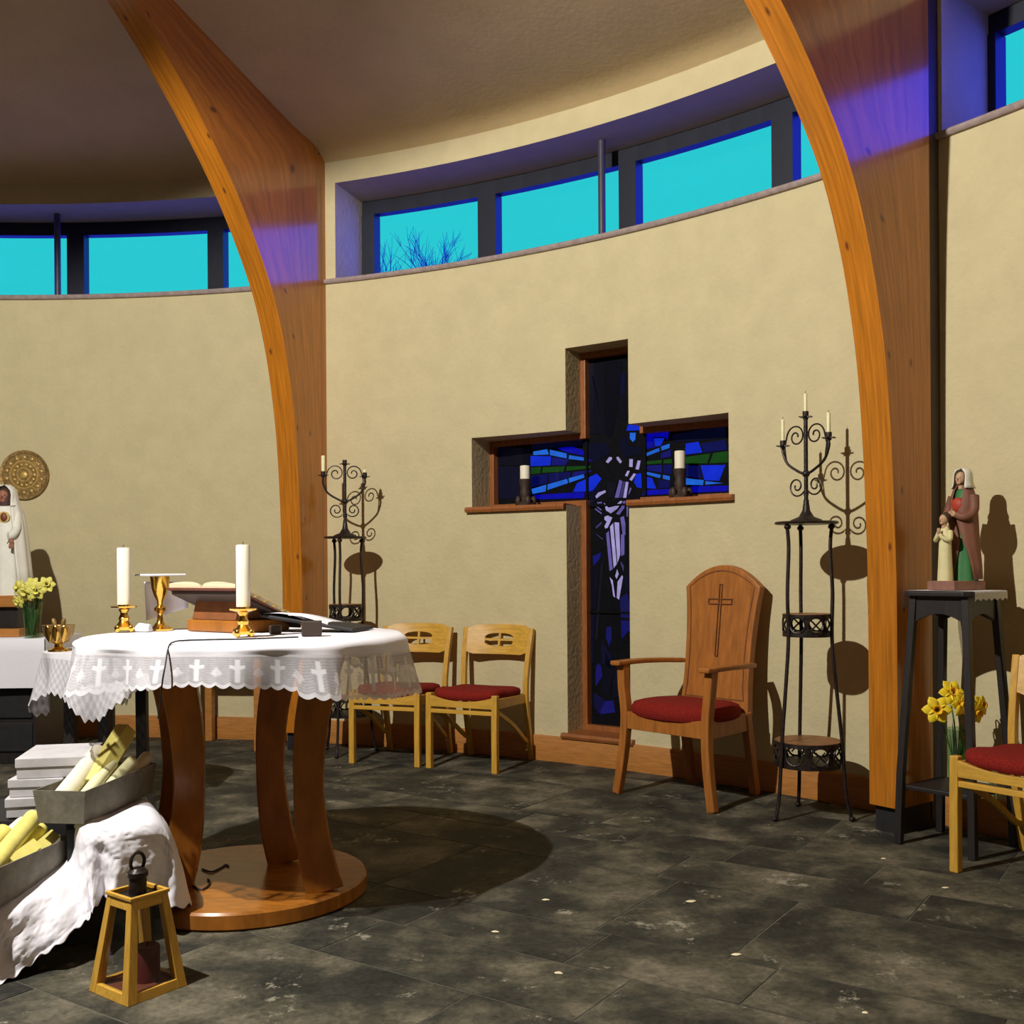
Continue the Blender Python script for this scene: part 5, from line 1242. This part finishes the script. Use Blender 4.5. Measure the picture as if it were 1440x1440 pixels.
# ---- wooden lantern
def lantern():
    c = onz(196, 1396, 0); c.z = 0; f = onz(178, 1418, 0); lft = onz(131, 1395, 0); rgt = onz(263, 1386, 0)
    dx = (rgt - f); rz = math.atan2(dx.y, dx.x); w = .0925; c = f + (rgt - f).normalized() * w + (lft - f).normalized() * w
    root = thing('wooden_lantern', 'tapered wooden lantern with glass sides and black top handle', 'lantern', c, rz)
    wt = .057; Ht = .262
    P = lambda a, b_, z, k=1.0: Vector((a * (w + (wt - w) * z / Ht) * k, b_ * (w + (wt - w) * z / Ht) * k, z))
    for a, b_ in ((-1, -1), (1, -1), (1, 1), (-1, 1)):
        b = MB(); i0, i1 = P(a, b_, 0), P(a, b_, Ht); k0 = 1 - .029 / w; k1 = 1 - .022 / wt
        q = lambda z, ka, kb: Vector((P(a, b_, z).x * ka, P(a, b_, z).y * kb, z))
        lo = [q(0, 1, 1), q(0, k0, 1), q(0, k0, k0), q(0, 1, k0)]; hi = [q(Ht, 1, 1), q(Ht, k1, 1), q(Ht, k1, k1), q(Ht, 1, k1)]
        b.hexa(lo + hi); b.build('corner_post', 'oak', root, bevel=.002)
    for k in range(4):
        m = Matrix.Rotation(k * pi / 2, 4, 'Z')
        for z0, z1 in ((0.0, .026), (Ht - .026, Ht)):
            b = MB()
            f0 = w + (wt - w) * z0 / Ht; f1 = w + (wt - w) * z1 / Ht
            b.hexa([m @ Vector(v) for v in ((-f0 + .020, -f0 + .001, z0), (f0 - .016, -f0 + .001, z0), (f0 - .016, -f0 + .015, z0), (-f0 + .016, -f0 + .015, z0), (-f1 + .014, -f1 + .001, z1), (f1 - .014, -f1 + .001, z1), (f1 - .014, -f1 + .015, z1), (-f1 + .014, -f1 + .015, z1))])
            b.build('rail', 'oak_h', root, bevel=.001)
        z0, z1 = .026, Ht - .026; f0 = w + (wt - w) * z0 / Ht; f1 = w + (wt - w) * z1 / Ht
        b = MB(); b.face([b.v(m @ Vector(v)) for v in ((-f0 + .02, -f0 + .008, z0), (f0 - .02, -f0 + .008, z0), (f1 - .016, -f1 + .008, z1), (-f1 + .016, -f1 + .008, z1))]); b.build('glass_panel', 'lantern_glass', root)
    b = MB(); o1 = wt + .004; i1 = wt - .006
    b.plate_hole([(-o1, -o1), (o1, -o1), (o1, o1), (-o1, o1)], [(-i1, -i1), (i1, -i1), (i1, i1), (-i1, i1)], Ht, Ht + .010, lambda v: Vector((v.x, v.z, v.y))); b.build('top_rim', 'oak_h', root, bevel=.002)
    b = MB(); b.box((0, 0, Ht - .004), (2 * wt - .014, 2 * wt - .014, .008)); b.build('roof_plate', 'iron', root)
    b = MB(); b.box((0, 0, .012), (2 * w - .03, 2 * w - .03, .012)); b.build('floor_board', 'leather', root)
    b = MB(); b.lathe([(0, Ht), (.024, Ht), (.024, Ht + .044), (.028, Ht + .048), (.028, Ht + .060), (.018, Ht + .070), (0, Ht + .072)], n=20); b.build('vent_cap', 'iron', root, smooth=35)
    b = MB(); b.tube([(.021 * cos(a), .0, Ht + .086 + .026 * sin(a)) for a in (2 * pi * i / 24 for i in range(24))], .005, 8, True); b.build('handle', 'iron', root, smooth=True)
    candle('lantern_candle', 'dark red candle standing inside the wooden lantern', c + Vector((.02, .015, .0185)), .034, .095, mat('dark_red_wax', (.11, .012, .012), .5, noise_scale=12), None)
lantern()

# ---- small pale stones / petals dropped on the slate
rp = random.Random(11)
for i, (px, py, s, lab) in enumerate(((972, 1268, .018, 'pale petal on the slate in front of the armchair'), (1330, 1249, .012, 'pale petal on the slate near the right chair leg'), (768, 1266, .012, 'pale petal on the slate right of the altar base'),
                                      (697, 1311, .012, 'pale petal on the slate below the altar shadow'), (786, 1369, .014, 'pale petal on the slate at the bottom centre'), (1217, 1425, .010, 'pale petal on the slate at the bottom right'),
                                      (1243, 1208, .012, 'pale petal on the slate beside the right arch foot'), (1036, 1343, .014, 'pale petal on the slate at lower right of centre'))):
    p = onz(px, py, .0); b = MB(); rows = []
    for r, z in ((.05, .003), (.6, .0035), (1, .001)): rows.append([(p.x + s * r * (1 + .25 * sin(2 * a + i)) * cos(a), p.y + s * .6 * r * (1 + .2 * sin(3 * a + i)) * sin(a), z + .0008) for a in (2 * pi * k / 12 for k in range(12))])
    b.grid(rows, True, caps=True); tag(b.build('fallen_petal', 'pages', smooth=60), lab, 'petal', 'petals fallen on the slate')

# ---- bare tree outside the middle window
def tree(label, base, h, seed, spread):
    root = thing('bare_tree', label, 'tree', base); r = random.Random(seed); b = MB(); tr = MB()
    tr.tube([(0, 0, 0), (.05, 0, h * .4), (0, .05, h * .62)], .14, 8, r2=.08); tr.build('trunk', 'hazed_bark', root, smooth=60)
    def grow(p, d, ln, rad, lev):
        q = p + d * ln; b.tube([p, p.lerp(q, .5) + Vector((r.uniform(-.03, .03), 0, .03)) * ln, q], rad, 5, r2=rad * .6)
        if lev == 0: return
        for _ in range(4 if lev > 1 else 3):
            nd = (d + Vector((r.uniform(-1, 1), r.uniform(-1, 1), r.uniform(-.1, .8))) * spread).normalized(); grow(p.lerp(q, r.uniform(.5, 1)), nd, ln * r.uniform(.55, .8), rad * .6, lev - 1)
    for _ in range(6): grow(Vector((0, .05, h * r.uniform(.5, .62))), Vector((r.uniform(-.7, .7), r.uniform(-.6, .6), 1)).normalized(), h * .17, .022, 4)
    b.build('branches', 'hazed_bark', root)
tp = at(617, 330, 15.0); tree('bare tree seen through the window above the cross', (tp.x, tp.y, 0), tp.z + .15, 4, .75)
tp = at(545, 356, 16.0); tree('low bare shrub at the lower left of the middle window', (tp.x, tp.y, 0), tp.z + .02, 9, .75)
